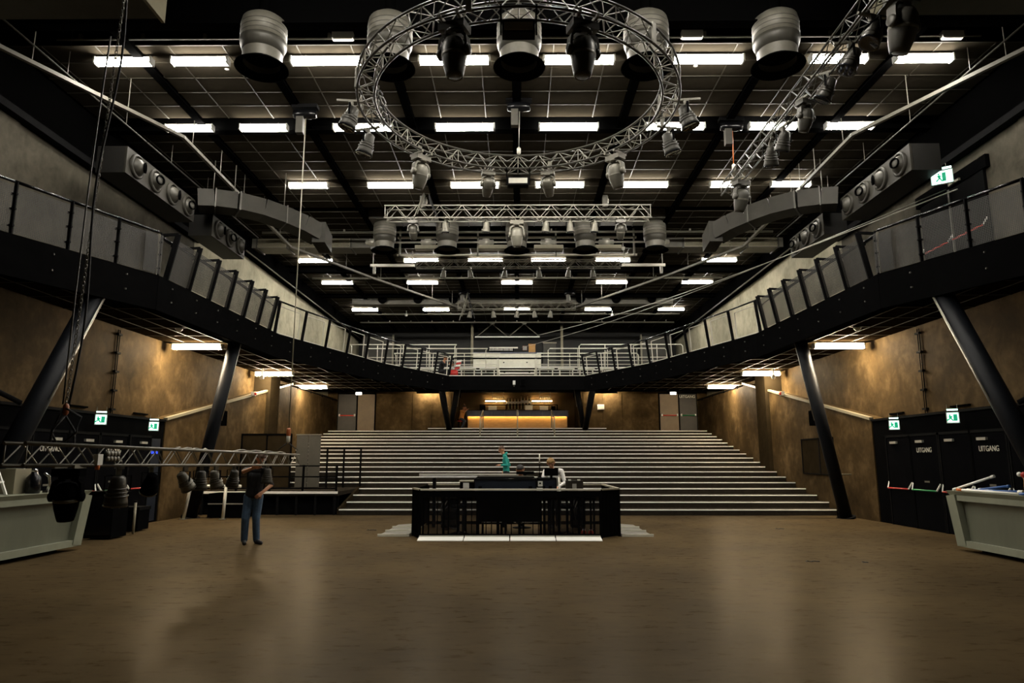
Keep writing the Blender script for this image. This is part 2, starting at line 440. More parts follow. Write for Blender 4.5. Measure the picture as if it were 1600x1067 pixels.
# ---- low platform beside the terrace
pl = structroot('floor_platform', 'low dark platform deck beside the terrace steps', (-8, 22.5, 0))
struct(MB().box(-10.17, -5.66, 22.0, 25.5, .6, .72), 'platform_deck', 'step_carpet', parent=pl)
struct(MB().box(-10.17, -5.66, 21.97, 22.02, .66, .73), 'platform_edge', 'nosing', parent=pl)
struct(MB().box(-10.17, -5.66, 22.15, 22.2, 0, .6), 'platform_skirt', 'black', parent=pl)
for k in range(8): struct(MB().box(-10.0+.6*k, -9.93+.6*k, 22.02, 22.1, 0, .6), 'platform_leg', 'steel_dark', parent=pl)

# ---- balcony
EDGE = [(10.7, 9.9), (9.65, 12.4), (8.4, 15.4), (8.3, 19.0), (8.2, 23.0), (5.95, 30.3), (3.5, 34.9)]
bal = structroot('floor_balcony', 'black steel balcony running round the hall in a horseshoe', (0, 35, 5.9))
def inside(p, poly):
    c = False; n = len(poly)
    for i in range(n):
        (x0, y0), (x1, y1) = poly[i], poly[(i+1) % n]
        if (y0 > p[1]) != (y1 > p[1]) and p[0] < (x1-x0)*(p[1]-y0)/(y1-y0)+x0: c = not c
    return c
def dist_edge(p):
    best = 9
    for (a, b) in zip(EDGE, EDGE[1:]):
        ax, ay = a; bx, by = b; t = max(0, min(1, ((p[0]-ax)*(bx-ax)+(p[1]-ay)*(by-ay))/((bx-ax)**2+(by-ay)**2)))
        best = min(best, math.hypot(p[0]-ax-t*(bx-ax), p[1]-ay-t*(by-ay)))
    return best
for s in (-1, 1):
    poly = EDGE + [(3.5, 36.0), (10.7, 36.0)]
    struct(MB().prism([(s*x, yy) for x, yy in poly], 5.26, 5.9), 'balcony_slab', 'black', parent=bal)
    struct(MB().box(s*3.5, s*10.7, 36, 45.5, 5.52, 5.9), 'balcony_slab', 'black', parent=bal)
    for (a, b) in zip(EDGE, EDGE[1:]):
        f = MB().bar((s*a[0], a[1], 5.55), (s*b[0], b[1], 5.55), .08, .82)
        fo = struct(f, 'fascia', 'black', parent=bal)
        L = math.dist(a, b); n = max(1, int(L/1.1)); dx, dy = (b[0]-a[0])/L, (b[1]-a[1])/L
        bolt = MB()
        for k in range(n):
            t = (k+.5)/n
            for zz in (5.78, 5.45):
                px, py = s*(a[0]+(b[0]-a[0])*t - dy*-.05), a[1]+(b[1]-a[1])*t - abs(dx)*.05
                bolt.cbox((px - s*.1*abs(dy), py, zz), (.032, .032, .032))
        bo = struct(bolt, 'fascia_bolts', 'duct_dull', parent=fo); bo['kind'] = 'stuff'
    g2 = MB(); yy = 12.0
    while yy < 35.2:
        x = 10.66
        while x > 3.6:
            c = [(x-.6, yy), (x, yy), (x, yy+1.2), (x-.6, yy+1.2)]
            if all(inside(q, poly) for q in c) and min(dist_edge(q) for q in c) > .12:
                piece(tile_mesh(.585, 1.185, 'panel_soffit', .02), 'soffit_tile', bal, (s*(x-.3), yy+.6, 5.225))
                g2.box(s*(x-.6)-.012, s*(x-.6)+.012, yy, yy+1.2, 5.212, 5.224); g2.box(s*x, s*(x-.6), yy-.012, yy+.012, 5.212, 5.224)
            x -= .6
        yy += 1.2
    o = g2.build('soffit_grid', 'grid_bar', bal); o['kind'] = 'stuff'
struct(MB().box(-3.5, 3.5, 35.0, 45.5, 5.82, 5.9), 'balcony_slab', 'black', parent=bal)
struct(MB().box(-3.55, 3.55, 34.88, 34.96, 5.24, 5.95), 'fascia', 'black', parent=bal)
struct(MB().box(-3.5, 3.5, 34.84, 34.98, 5.95, 5.99), 'fascia_edge', 'rail_pale', parent=bal)
# terraces of the balcony stand
for k in range(4):
    y0, z = 36.6 + 1.15*k, 5.9 + .3*(k+1)
    t = struct(MB().box(-10.6, 10.6, y0, 45.4 if k == 3 else y0+1.2, 5.9, z), 'stand_tier', 'step_carpet', parent=bal)
    struct(MB().box(-10.6, 10.6, y0-.015, y0+.05, z-.04, z+.005), 'tier_nosing', 'nosing', parent=t)
# ---- raking steel columns
def column(name, a, b, r, label, brace=None):
    t = structroot(name, label, (b[0], b[1], 0)); t['category'] = 'column'; t['group'] = 'raking steel columns carrying the balcony'
    a, b = Vector(a), Vector(b)
    struct(MB().tube(a, b, r, 20), 'shaft', 'column_blue', parent=t)
    struct(MB().tube(b, b + (a-b).normalized()*.05, r*1.5, 20), 'base_plate', 'steel_dark', parent=t)
    hp = a + Vector((-.0, -.12 if abs(a.x) > 9 else -.02, -.1))
    s = 1 if a.x > 0 else -1
    off = Vector((-s*(r+.02), 0, 0))
    struct(MB().tube(a+off, a.lerp(b, .45)+off, .012, 6), 'downpipe', 'alu', parent=t)
    if brace: struct(MB().tube(brace[0], brace[1], .05, 8), 'brace', 'steel_dark', parent=t)
for s, side in ((-1, 'left'), (1, 'right')):
    column('column', (s*8.62, 20.5, 5.24), (s*9.75, 20.9, 0), .18, 'slim raking column beside the %s end of the lowest steps' % side)
    column('column', (s*9.1, 14.3, 5.24), (s*9.93, 12.4, 0), .2, 'thick raking column in front of the exit doors on the %s' % side, ((s*9.6, 13.15, 2.8), (s*10.65, 11.4, 3.75)))
    column('column', (s*4.0, 35.6, 5.5), (s*3.72, 37.9, 3.24), .16, 'outer leg of the V column at the %s end of the bar' % side)
    column('column', (s*3.25, 36.9, 5.5), (s*3.66, 37.95, 3.42), .15, 'inner leg of the V column at the %s end of the bar' % side)

# ================================================================ LAMPS
def make_lamp(name, glow, L=1.5):
    t = thing(name, 'x', 'lamp')
    MB().box(-L/2, L/2, -.05, .05, .03, .1).build('housing', 'housing', t, False)
    n = 14
    prof = [(.095*math.cos(2*math.pi*k/n), -.02+.055*math.sin(2*math.pi*k/n)) for k in range(n)]
    vs = [(x*(L/2-.03), a, b) for x in (-1, 1) for a, b in prof]
    d = MB().add(vs, [(k, (k+1) % n, n+(k+1) % n, n+k) for k in range(n)] + [tuple(range(n))[::-1], tuple(range(n, 2*n))])
    d.build('diffuser', glow, t, False)
    for sx in (-1, 1):
        MB().box(sx*L/2-.02, sx*L/2+.02, -.09, .09, -.07, .09).build('end_cap', 'housing', t, False)
        MB().tube((sx*L*.3, 0, .1), (sx*L*.3, 0, .16), .006, 5).build('hanger', 'alu_dull', t, False)
    return t
rows = [(9.95, 10.12, [-4.07, -1.33, 1.33, 4.07], 'overhead'),
        (13.35, 10.12, [-8.42, -6.78, -4.07, -1.33, 1.33, 4.07, 6.85, 8.65], 'nearest'),
        (16.33, 10.12, [-8.42, -6.5, -3.95, -1.33, 1.33, 4.05, 6.55, 8.5], 'second'),
        (20.08, 10.12, [-6.48, -3.88, -1.3, 1.33, 3.93, 6.6, 8.48], 'third'),
        (28.3, 10.15, [-8.65, -4.1, -1.35, 1.35, 4.1, 8.65], 'fourth'),
        (32.0, 10.15, [-8.67, -4.56, 0.0, 4.56, 8.67], 'fifth'),
        (38.0, 10.15, [-8.65, -4.6, 0.0, 4.6, 8.75], 'farthest')]
lamp0 = None
for d, z, xs, nm in rows:
    for k, x in enumerate(xs):
        lab = 'lit white tube lamp under the ceiling, %s from the left in the %s row' % (ORD[k], nm)
        if lamp0 is None:
            lamp0 = make_lamp('ceiling_lamp', 'tube_glow'); o = lamp0
            o.location = (x, d, z); o['label'] = lab; o['group'] = 'tube lamps in rows under the ceiling'
        else:
            o = dup(lamp0, (x, d, z), label=lab, scale=(.8 if abs(x) > 6 and d < 25 else 1, 1, 1))
low = make_lamp('balcony_lamp', 'tube_glow_low')
low['group'] = 'warm tube lamps under the balcony'
first = True
for s, side in ((-1, 'left'), (1, 'right')):
    for d, nm in ((20.35, 'nearest the camera'), (27.0, 'in the middle'), (32.0, 'farthest back')):
        lab = 'warm tube lamp under the %s balcony, %s of three' % (side, nm)
        if first: low.location = (s*9.68, d, 5.08); low['label'] = lab; first = False
        else: dup(low, (s*9.68, d, 5.08), label=lab)
# small emergency lights next to the ceiling tubes
em = thing('emergency_light', 'x', 'lamp', group='small emergency lights on the ceiling')
MB().box(-.22, .22, -.06, .06, 0, .14).build('casing', 'housing', em, False)
MB().box(-.2, .2, -.045, .045, -.02, 0).build('lens_cover', 'white', em, False)
for k, (x, d, z, lab) in enumerate([(-3.6, 12.85, 10.3, 'left of the suspended ring'), (3.62, 12.85, 10.3, 'right of the suspended ring'), (9.0, 12.9, 10.3, 'near the right wall'),
                                    (-3.4, 19.2, 10.35, 'behind the left of the ring'), (3.3, 19.2, 10.35, 'behind the right of the ring')]):
    lb = 'small unlit emergency light fixed to the ceiling ' + lab
    if k == 0: em.location = (x, d, z); em['label'] = lb
    else: dup(em, (x, d, z), label=lb)
sd = None
for k, (x, d, z, lab) in enumerate([(-6.45, 13.9, 10.3, 'below the second lamp of the nearest row'), (-1.35, 13.85, 10.3, 'below the fourth lamp of the nearest row'), (3.95, 13.85, 10.3, 'below the sixth lamp of the nearest row'),
                                    (7.2, 18.4, 10.3, 'beside the right curtain rail'), (-6.4, 38.6, 9.9, 'above the left of the balcony stand'), (5.5, 38.6, 9.9, 'above the right of the balcony stand'), (4.2, 26.0, 9.9, 'between the far air nozzles')]):
    lb = 'small white ceiling detector ' + lab
    if sd is None:
        sd = thing('ceiling_detector', lb, 'detector', (x, d, z), group='ceiling detectors')
        MB().lathe([(.02, .3), (.02, .06), (.07, .06), (.075, .02), (.05, -.02), (.001, -.03)], n=12).build('dome', 'white', sd, False)
        MB().lathe([(.08, .06), (.08, .1)], n=12).build('collar', 'housing', sd, False)
    else: dup(sd, (x, d, z), label=lb)

# ================================================================ AIR DUCTS
def nozzle(name, label, x, d, ztop, zb, group, rt=.44):
    t = thing(name, label, 'air duct', (x, d, zb), group=group)
    h = ztop-zb
    MB().lathe([(rt*.35, ztop), (rt*.75, ztop-.03), (rt*.95, ztop-.1), (rt, ztop-.2), (rt, zb+.46)], (x, d, 0), 28).build('upper_drum', 'duct_grey', t)
    MB().lathe([(rt*1.012, zb+.47), (rt*1.0, zb+.4), (rt*.87, zb+.23)], (x, d, 0), 28).build('collar_band', 'duct_dull', t)
    MB().lathe([(rt*.86, zb+.24), (rt*.85, zb+.02)], (x, d, 0), 28, close=False).build('neck', 'duct_grey', t)
    m = MB().lathe([(rt*.85, zb+.02), (rt*1.14, zb-.07), (rt*1.16, zb-.09), (rt*1.1, zb-.09), (rt*.8, zb+.01)], (x, d, 0), 32, close=False)
    m.lathe([(.001, zb+.15), (rt*.84, zb+.15)], (x, d, 0), 28, close=False)
    m.build('flared_mouth', 'black_matte', t)
    MB().tube((x, d, ztop-.02), (x, d, 10.9), rt*.3, 12).build('riser', 'black_matte', t)
    for k in range(3): MB().lathe([(rt*1.008, ztop-.24-.1*k), (rt*1.008, ztop-.255-.1*k)], (x, d, 0), 28).build('seam_ring', 'duct_dull', t)
NZ_TOP = 10.36
for k, x in enumerate((-5.0, -2.5, .05, 2.55, 5.1)):
    nozzle('air_nozzle', 'large grey drum air nozzle, %s from the left in the near row' % ORD[k], x, 12.25, NZ_TOP, 9.36, 'air nozzles hanging from the ceiling')
    nozzle('air_nozzle', 'grey drum air nozzle, %s from the left under the far plenum box' % ORD[k], x-.05 if k else x+.15, 24.0, 10.34, 9.31, 'air nozzles hanging from the ceiling', .41)
t = thing('plenum_duct', 'long pale rectangular duct carrying the far row of air nozzles', 'air duct', (0, 24, 10.3))
MB().box(-5.45, 5.5, 23.6, 24.4, 10.32, 10.7).build('duct_box', 'duct_grey', t)
for k in range(9): MB().box(-5.47+1.22*k, -5.43+1.22*k, 23.58, 24.42, 10.3, 10.72).build('flange', 'duct_dull', t)
t = thing('plenum_duct', 'flat pale duct with round black outlets at the far end of the ceiling', 'air duct', (0, 36, 9.9))
MB().box(-8.85, 8.35, 35.6, 36.4, 10.2, 10.48).build('duct_box', 'duct_grey', t)
MB().box(-8.85, 8.35, 35.7, 36.3, 9.93, 10.18).build('duct_box', 'duct_grey', t)
for x in (-7.2, -5.3, -3.4, 3.4, 5.3, 7.2): MB().lathe([(.24, 35.55), (.24, 35.62)], (x, 0, 10.18), 16, 'y').build('outlet', 'black', t)
t = thing('winch_shaft', 'horizontal winch shaft with couplings between the far air nozzles', 'winch', (0, 24.9, 9.8))
MB().tube((-5.6, 24.9, 9.85), (5.6, 24.9, 9.85), .035, 10).build('shaft', 'alu', t)
for x in (-5.45, -3.35, -1.15, 1.2, 3.4, 5.5):
    MB().lathe([(.05, x-.3), (.1, x-.28), (.1, x-.16), (.15, x-.14), (.15, x+.1), (.09, x+.12), (.09, x+.26), (.05, x+.28)], (0, 24.9, 9.85), 14, 'x').build('coupling', 'alu', t)
for x in (-3.3, -.9, 1.2, 3.4): MB().box(x-.55, x+.55, 24.75, 25.05, 9.56, 9.7).build('perforated_tray', 'pipe_beige', t)
for z in (9.42, 10.12): MB().box(-4.6, 4.6, 25.2, 25.3, z, z+.06).build('frame_bar', 'rail_pale', t)
for x in (-4.5, -1.5, 1.5, 4.5): MB().box(x-.03, x+.03, 25.2, 25.3, 9.42, 10.5).build('frame_upright', 'alu_dull', t)
t = thing('lift_beam', 'pair of short aluminium beams hung on rods under the far air nozzles', 'beam', (0, 25.2, 9.0))
for x0, x1 in ((-5.6, -3.9), (4.0, 5.65)): MB().box(x0, x1, 25.15, 25.25, 8.98, 9.08).build('beam_bar', 'alu', t)
for x in (-5.5, -4.0, 4.1, 5.55): MB().tube((x, 25.2, 9.05), (x, 25.2, 9.6), .02, 6).build('hanger_rod', 'alu', t)
for x in (-5.45, 5.5): MB().box(x-.05, x+.05, 25.15, 25.25, 8.7, 8.98).build('end_stop', 'alu_dull', t)
for s, side in ((-1, 'left'), (1, 'right')):
    t = thing('grille_duct', 'rectangular duct with perforated grilles along the %s of the far nozzles' % side, 'air duct', (s*8, 26, 9.88))
    MB().box(s*5.75, s*10.4, 25.7, 26.5, 9.9, 10.4).build('duct_box', 'duct_grey', t)
    for k in range(3):
        x0 = 6.6+1.25*k
        g = MB()
        for i in range(24):
            for j in range(6):
                g.lathe([(.016, 25.685), (.016, 25.7)], (s*(x0+.045*i+(.022 if j % 2 else 0)), 0, 9.98+.06*j), 6, 'y')
        MB().box(s*(x0-.05), s*(x0+1.12), 25.688, 25.7, 9.93, 10.36).build('grille_plate', 'pipe_beige', t)
        o = g.build('grille_holes', 'black_matte', t); o['kind'] = 'stuff'
    for x in (5.75, 6.5, 7.75, 9.0, 10.2): MB().box(s*x-.03, s*x+.03, 25.66, 26.54, 9.86, 10.44).build('flange', 'duct_dull', t)
    # wall duct with ball nozzles, upper gallery
    for (y0, y1, n, nm) in ((14.9, 18.3, 4, 'four'), (19.45, 21.9, 3, 'three')):
        t = thing('wall_air_duct', 'dark box duct with %s ball air nozzles high on the %s wall' % (nm, side), 'air duct', (s*9.7, y0, 8.2))
        MB().prism([(s*9.8, y0), (s*9.15, y0), (s*9.15, y1), (s*9.8, y1)], 8.3, 8.95).build('duct_box', 'duct_dark', t)
        MB().box(s*9.1, s*9.16, y0, y1, 8.3, 8.95).build('nozzle_plate', 'duct_shade', t)
        for k in range(n):
            yy = y0+.42+(y1-y0-.84)*k/(n-1)
            MB().lathe([(.29, 0), (.29, -s*.05), (.235, -s*.07), (.235, 0)], (s*9.1, yy, 8.62), 20, 'x', False).build('nozzle_ring', 'duct_shade', t)
            M = Matrix.Rotation(R(20*(-1)**k), 3, 'Z')
            MB().sphere((s*9.12, yy, 8.62), .215, 16).build('nozzle_ball', 'duct_dull', t)
            MB().lathe([(.001, -s*.18), (.12, -s*.19), (.13, -s*.228), (.1, -s*.232)], (s*9.12, yy, 8.62), 16, 'x', False, M).build('nozzle_throat', 'black', t)
    # curved duct crossing from the wall toward the centre
    t = thing('curved_duct', 'grey curved rectangular duct reaching out from the %s wall' % side, 'air duct', (s*8, 19, 8.7))
    cl = [(9.15, 18.6), (8.75, 18.75), (8.2, 19.0), (7.6, 19.4), (7.1, 19.75), (6.6, 20.1), (6.2, 20.4)]
    hh = .33; zc = 9.05
    for i in range(len(cl)-1):
        (ax, ay), (bx, by) = cl[i], cl[i+1]
        zz0 = zc + .22*math.sin(math.pi*i/(len(cl)-1)) - .07*i; zz1 = zc + .22*math.sin(math.pi*(i+1)/(len(cl)-1)) - .07*(i+1)
        MB().bar((s*ax, ay, zz0), (s*bx, by, zz1), .7, .5).build('duct_section', 'duct_shade', t)
        if i in (1, 2, 4): MB().bar((s*ax, ay, zz0), (s*(ax*.94+bx*.06), ay*.94+by*.06, zz0), .76, .56).build('flange', 'duct_dull', t)
    MB().prism_x([(20.1, 8.3), (20.1, 8.95), (20.9, 8.75), (20.9, 8.2)], s*6.3, s*5.9).build('outlet_hood', 'duct_shade', t)
    for (x, yy) in ((8.75, 18.6), (8.2, 18.75), (7.0, 19.5)): MB().tube((s*x, yy, 9.2), (s*x, yy, 10.6), .012, 6).build('hanger_rod', 'alu_dull', t)
    # black duct box in the top corner
    t = thing('corner_duct', 'plain pale duct crossing the ceiling in the top %s corner' % side, 'air duct', (s*7.5, 11, 9.8))
    MB().hexa([(s*6.3, 10.2, 9.45), (s*9.2, 10.2, 9.45), (s*9.2, 10.95, 9.45), (s*6.3, 10.95, 9.45), (s*6.3, 10.2, 10.2), (s*9.2, 10.2, 10.2), (s*9.2, 10.95, 10.2), (s*6.3, 10.95, 10.2)]).build('duct_box', 'duct_dull', t)
    MB().box(s*6.28, s*6.34, 10.15, 11.0, 9.4, 10.25).build('flange', 'pipe_beige', t)
    # curtain rail following the balcony
    t = thing('curtain_rail', 'pale curtain rail bent round the hall above the %s balcony' % side, 'rail', (s*8, 16, 9.5))
    RP = [(10.5, 10.5), (9.9, 11.8), (8.17, 15.55), (8.4, 24.3), (6.3, 28.7), (3.5, 33.8), (2.9, 34.8)]
    for a, b in zip(RP, RP[1:]): MB().bar((s*a[0], a[1], 9.5), (s*b[0], b[1], 9.5), .085, .08).build('rail_length', 'duct_grey', t)
    for a, b in zip(RP[1:], RP[2:]):
        n = max(1, int(math.dist(a, b)/1.7))
        for k in range(n):
            q = (k+.3)/n; x, yy = a[0]+(b[0]-a[0])*q, a[1]+(b[1]-a[1])*q
            MB().tube((s*x, yy, 9.54), (s*x, yy, 10.4), .01, 5).build('hanger_rod', 'alu_dull', t)
    t = thing('ceiling_pipe', 'thin dark pipe running to the back above the %s wall duct' % side, 'pipe', (s*9.5, 15, 9.7))
    MB().tube((s*9.5, 10, 9.75), (s*9.5, 24, 9.75), .02, 8).build('pipe_run', 'duct_dull', t)
    for k in range(6): MB().tube((s*9.5, 11+2.2*k, 9.77), (s*9.5, 11+2.2*k, 10.9), .008, 5).build('hanger_rod', 'alu_dull', t)

# ================================================================ TRUSSES
def lacing(mb, p0, p1, hs, vs, step, r):
    p0, p1 = Vector(p0), Vector(p1); d = p1-p0; n = max(2, int(d.length/step)); d.normalize()
    side = d.cross(Vector((0, 0, 1))).normalized()*hs/2; up = Vector((0, 0, vs/2))
    for i in range(n):
        a = p0.lerp(p1, i/n); b = p0.lerp(p1, (i+1)/n); f = 1 if i % 2 else -1
        for q in (-1, 1):
            mb.tube(a+side*q+up*f, b+side*q-up*f, r, 5, cap=False)
            mb.tube(a+up*q+side*f, b+up*q-side*f, r, 5, cap=False)
def straight_truss(name, label, p0, p1, size, m='truss_dark', rc=.02, rl=.009, step=.27, vs=None):
    t = thing(name, label, 'truss', p0); vs = vs or size
    a, b = Vector(p0), Vector(p1); d = (b-a).normalized(); side = d.cross(Vector((0, 0, 1))).normalized()*size/2
    for q in (-1, 1):
        for u in (-1, 1):
            o = side*q + Vector((0, 0, vs/2*u))
            MB().tube(a+o, b+o, rc, 10).build('chord', m, t)
    for e, f in ((a, 1), (b, -1)):
        for q in (-1, 1): MB().tube(e+d*.03*f+side*q-Vector((0, 0, vs/2)), e+d*.03*f+side*q+Vector((0, 0, vs/2)), rl, 6).build('end_strut', m, t)
    l = MB(); lacing(l, a, b, size, vs, step, rl); o = l.build('lacing', m, t); o['kind'] = 'stuff'
    return t
LT0, LT1 = (-5.2, 7.1, 1.775), (-5.13, 15.9, 1.715)
straight_truss('lowered_truss', 'grey lighting truss lowered to head height over the floor', LT0, LT1, .23, 'alu_dull', .019, .008)
straight_truss('side_truss', 'dark truss with lamps hanging high at the right, pointing to the stage', (5.45, 16.9, 8.62), (5.45, 7.6, 8.62), .26, 'truss_dark', .02, .009)
straight_truss('cross_truss', 'nearest straight truss hung across the hall below the ceiling', (-4.35, 21.5, 9.73), (4.4, 21.5, 9.73), .4, 'alu_mid', .022, .011, .36, .42)
straight_truss('cross_truss', 'middle straight truss hung across below the far air nozzles', (-4.15, 27, 9.6), (4.25, 27, 9.6), .29, 'alu_mid', .022, .01, .3)
straight_truss('cross_truss', 'farthest short truss hung before the balcony stand', (-3.03, 34, 9.42), (3.0, 34, 9.42), .34, 'alu_dull', .024, .011, .34)
# ring
RC = (0.03, 12.35); RO, RI, ZL, ZU = 3.07, 2.75, 8.45, 8.77
t = thing('ring_truss', 'large circular lighting truss hanging under the ceiling', 'truss', (RC[0], RC[1], ZL))
for r in (RO, RI):
    for z in (ZL, ZU):
        MB().path([(RC[0]+r*math.cos(2*math.pi*k/96), RC[1]+r*math.sin(2*math.pi*k/96), z) for k in range(96)], .024, 8, True).build('ring_chord', 'truss_dark', t)
l = MB(); n = 72
def rp(r, k, z): a = 2*math.pi*k/n; return (RC[0]+r*math.cos(a), RC[1]+r*math.sin(a), z)
for k in range(n):
    f = k % 2
    for r in (RO, RI): l.tube(rp(r, k, ZL if f else ZU), rp(r, k+1, ZU if f else ZL), .01, 5, cap=False)
    for z in (ZL, ZU): l.tube(rp(RO if f else RI, k, z), rp(RI if f else RO, k+1, z), .01, 5, cap=False)
    if k % 6 == 0:
        l.tube(rp(RO, k, ZL), rp(RO, k, ZU), .011, 5); l.tube(rp(RI, k, ZL), rp(RI, k, ZU), .011, 5)
        l.tube(rp(RO, k, ZL), rp(RI, k, ZL), .011, 5); l.tube(rp(RO, k, ZU), rp(RI, k, ZU), .011, 5)
o = l.build('lacing', 'alu_dull', t); o['kind'] = 'stuff'
for k in range(6): MB().bar(rp(RO+.03, k*12+3, ZL+.16), rp(RO+.03, k*12+3.35, ZL+.16), .03, .38).build('coupler', 'alu_dull', t)

# hoists, chains and rods
def hoist(name, label, top, bot, mot=True, wire='alu', sling=.0):
    t = thing(name, label, 'hoist', top, group='chain hoists and rods holding the trusses')
    T, B = Vector(top), Vector(bot)
    if mot:
        MB().cbox((T.x, T.y, T.z-.02), (.62, .22, .09)).build('beam_clamp', 'steel_dark', t)
        MB().lathe([(.001, T.x-.28), (.1, T.x-.27), (.12, T.x-.1), (.12, T.x+.12), (.1, T.x+.27), (.001, T.x+.28)], (0, T.y, T.z-.2), 14, 'x').build('motor', 'black_gloss', t)
        MB().cbox((T.x-.1, T.y-.02, T.z-.5), (.17, .15, .42)).build('chain_bag', 'duct_dull', t)
    MB().tube(T+Vector((0.02, 0, -.2)), B+Vector((0, 0, .25)), .012, 6).build('chain', wire, t)
    MB().lathe([(.015, .3), (.045, .26), (.045, .14), (.015, .1)], B, 10).build('hook_block', 'alu', t)
    for sx in (-1, 1): MB().tube(B+Vector((0, 0, .12)), B+Vector((sx*(.12+sling), 0, -.05)), .012, 6).build('sling', 'rubber', t)
    return t
hoist('chain_hoist', 'chain hoist holding the far side of the ring', (RC[0]+.02, RC[1]+RO-.15, 10.3), (RC[0]+.02, RC[1]+RO-.15, ZU), wire='alu')
hoist('chain_hoist', 'chain hoist with orange strap at the far end of the right truss', (5.45, 16.2, 10.25), (5.45, 16.2, 8.75), wire='orange')
hoist('chain_hoist', 'chain hoist with dangling bag at the left of the nearest straight truss', (-3.0, 21.4, 10.6), (-3.0, 21.5, 9.95))
hoist('chain_hoist', 'chain hoist at the right of the nearest straight truss', (3.0, 21.4, 10.6), (3.0, 21.5, 9.95))
hoist('chain_hoist', 'chain hoist at the right of the farthest truss', (2.7, 34, 10.3), (2.7, 34, 9.6))
hoist('chain_hoist', 'chain hoist at the left of the farthest truss', (-2.7, 34, 10.3), (-2.7, 34, 9.6))
h = hoist('chain_hoist', 'long wire hoist holding the far end of the lowered truss', (-5.15, 15.4, 10.2), (-5.14, 15.45, 1.98), wire='pipe_beige', sling=.1)
MB().lathe([(.035, 2.42), (.05, 2.38), (.05, 2.26), (.03, 2.2)], (-5.14, 15.45, 0), 10).build('hook_shell', 'orange_dull', h)
# long link chain, near end of the lowered truss
t = thing('hoist_chain', 'long steel chain with loose cable holding the near end of the lowered truss', 'chain', (-5.2, 7.85, 1.9))
P0, P1 = Vector((-5.2, 7.85, 2.35)), Vector((-5.12, 8.1, 10.3))
link = MB().path([(.016*math.cos(a), 0, .026*math.sin(a)*1.3) for a in [2*math.pi*k/8 for k in range(8)]], .006, 4, True)
chn = MB(); nlk = 150
for k in range(nlk):
    p = P0.lerp(P1, k/(nlk-1)); 
    c, s_ = (1, 0) if k % 2 else (0, 1)
    chn.add([(p.x+(x*c - yy*s_), p.y+(x*s_+yy*c), p.z+z) for x, yy, z in link.v], link.f, True)
o = chn.build('chain_links', 'alu_dull', t); o['kind'] = 'stuff'
pts = [P0.lerp(P1, k/20) + Vector((.05+.05*math.sin(k*.7), -.03, 0)) for k in range(21)]
MB().path(pts, .013, 6).build('power_cable', 'rubber', t)
pts = [P0.lerp(P1, k/20) + Vector((-.04-.07*math.sin(k/20*math.pi*1.1), 0, 0)) for k in range(13)]
MB().path(pts, .01, 6).build('loose_chain', 'truss_dark', t)
MB().lathe([(.015, 2.36), (.032, 2.33), (.032, 2.25), (.015, 2.22)], (-5.2, 7.85, 0), 10).build('hook_shell', 'orange_dull', t)
for sg in (-1, 1):
    MB().path([(-5.2, 7.85, 2.22), (-5.2+.05*sg, 7.85+.12*sg, 2.05), (-5.2+.1*sg, 7.85+.06*sg, 1.89)], .014, 6).build('sling', 'rubber', t)
    MB().path([(-5.2+.02*sg, 7.82, 2.3), (-5.2+.22*sg if sg > 0 else -5.24, 7.8, 2.2), (-5.02 if sg > 0 else -5.3, 7.8, 2.02), (-5.2+.03*sg, 7.8, 1.9)], .012, 6).build('cable_loop', 'rubber', t)
# cables strung along the lowered truss
for k, (y0, y1, lab) in enumerate(((10.2, 11.4, 'dark cable tied along the middle of the lowered truss'), (12.4, 15.2, 'grey cable tied along the far half of the lowered truss'))):
    pts = [(-5.2+.02*math.sin(i*1.3)+.11, y0+(y1-y0)*i/14, 1.87+.03*abs(math.sin(i*.9))-.006*i*(y1-y0)/14) for i in range(15)]
    tag(MB().path(pts, .014, 6).build('truss_cable', 'alu_dull'), lab, 'cable', 'cables on the lowered truss')
# two thin guy wires crossing on the right
for k, (a, b, lab) in enumerate((((10.3, 15.2, 7.95), (1.2, 40.0, 9.0), 'lower thin wire slung across the right side of the hall'), ((10.3, 15.6, 8.1), (.3, 42.0, 8.6), 'upper thin wire slung across the right side of the hall'))):
    a, b = Vector(a), Vector(b); pts = [a.lerp(b, i/24) - Vector((0, 0, .35*math.sin(math.pi*i/24))) for i in range(25)]
    tag(MB().path(pts, .016 if k == 0 else .011, 6).build('guy_wire', 'alu'), lab, 'wire', 'thin wires across the right side')

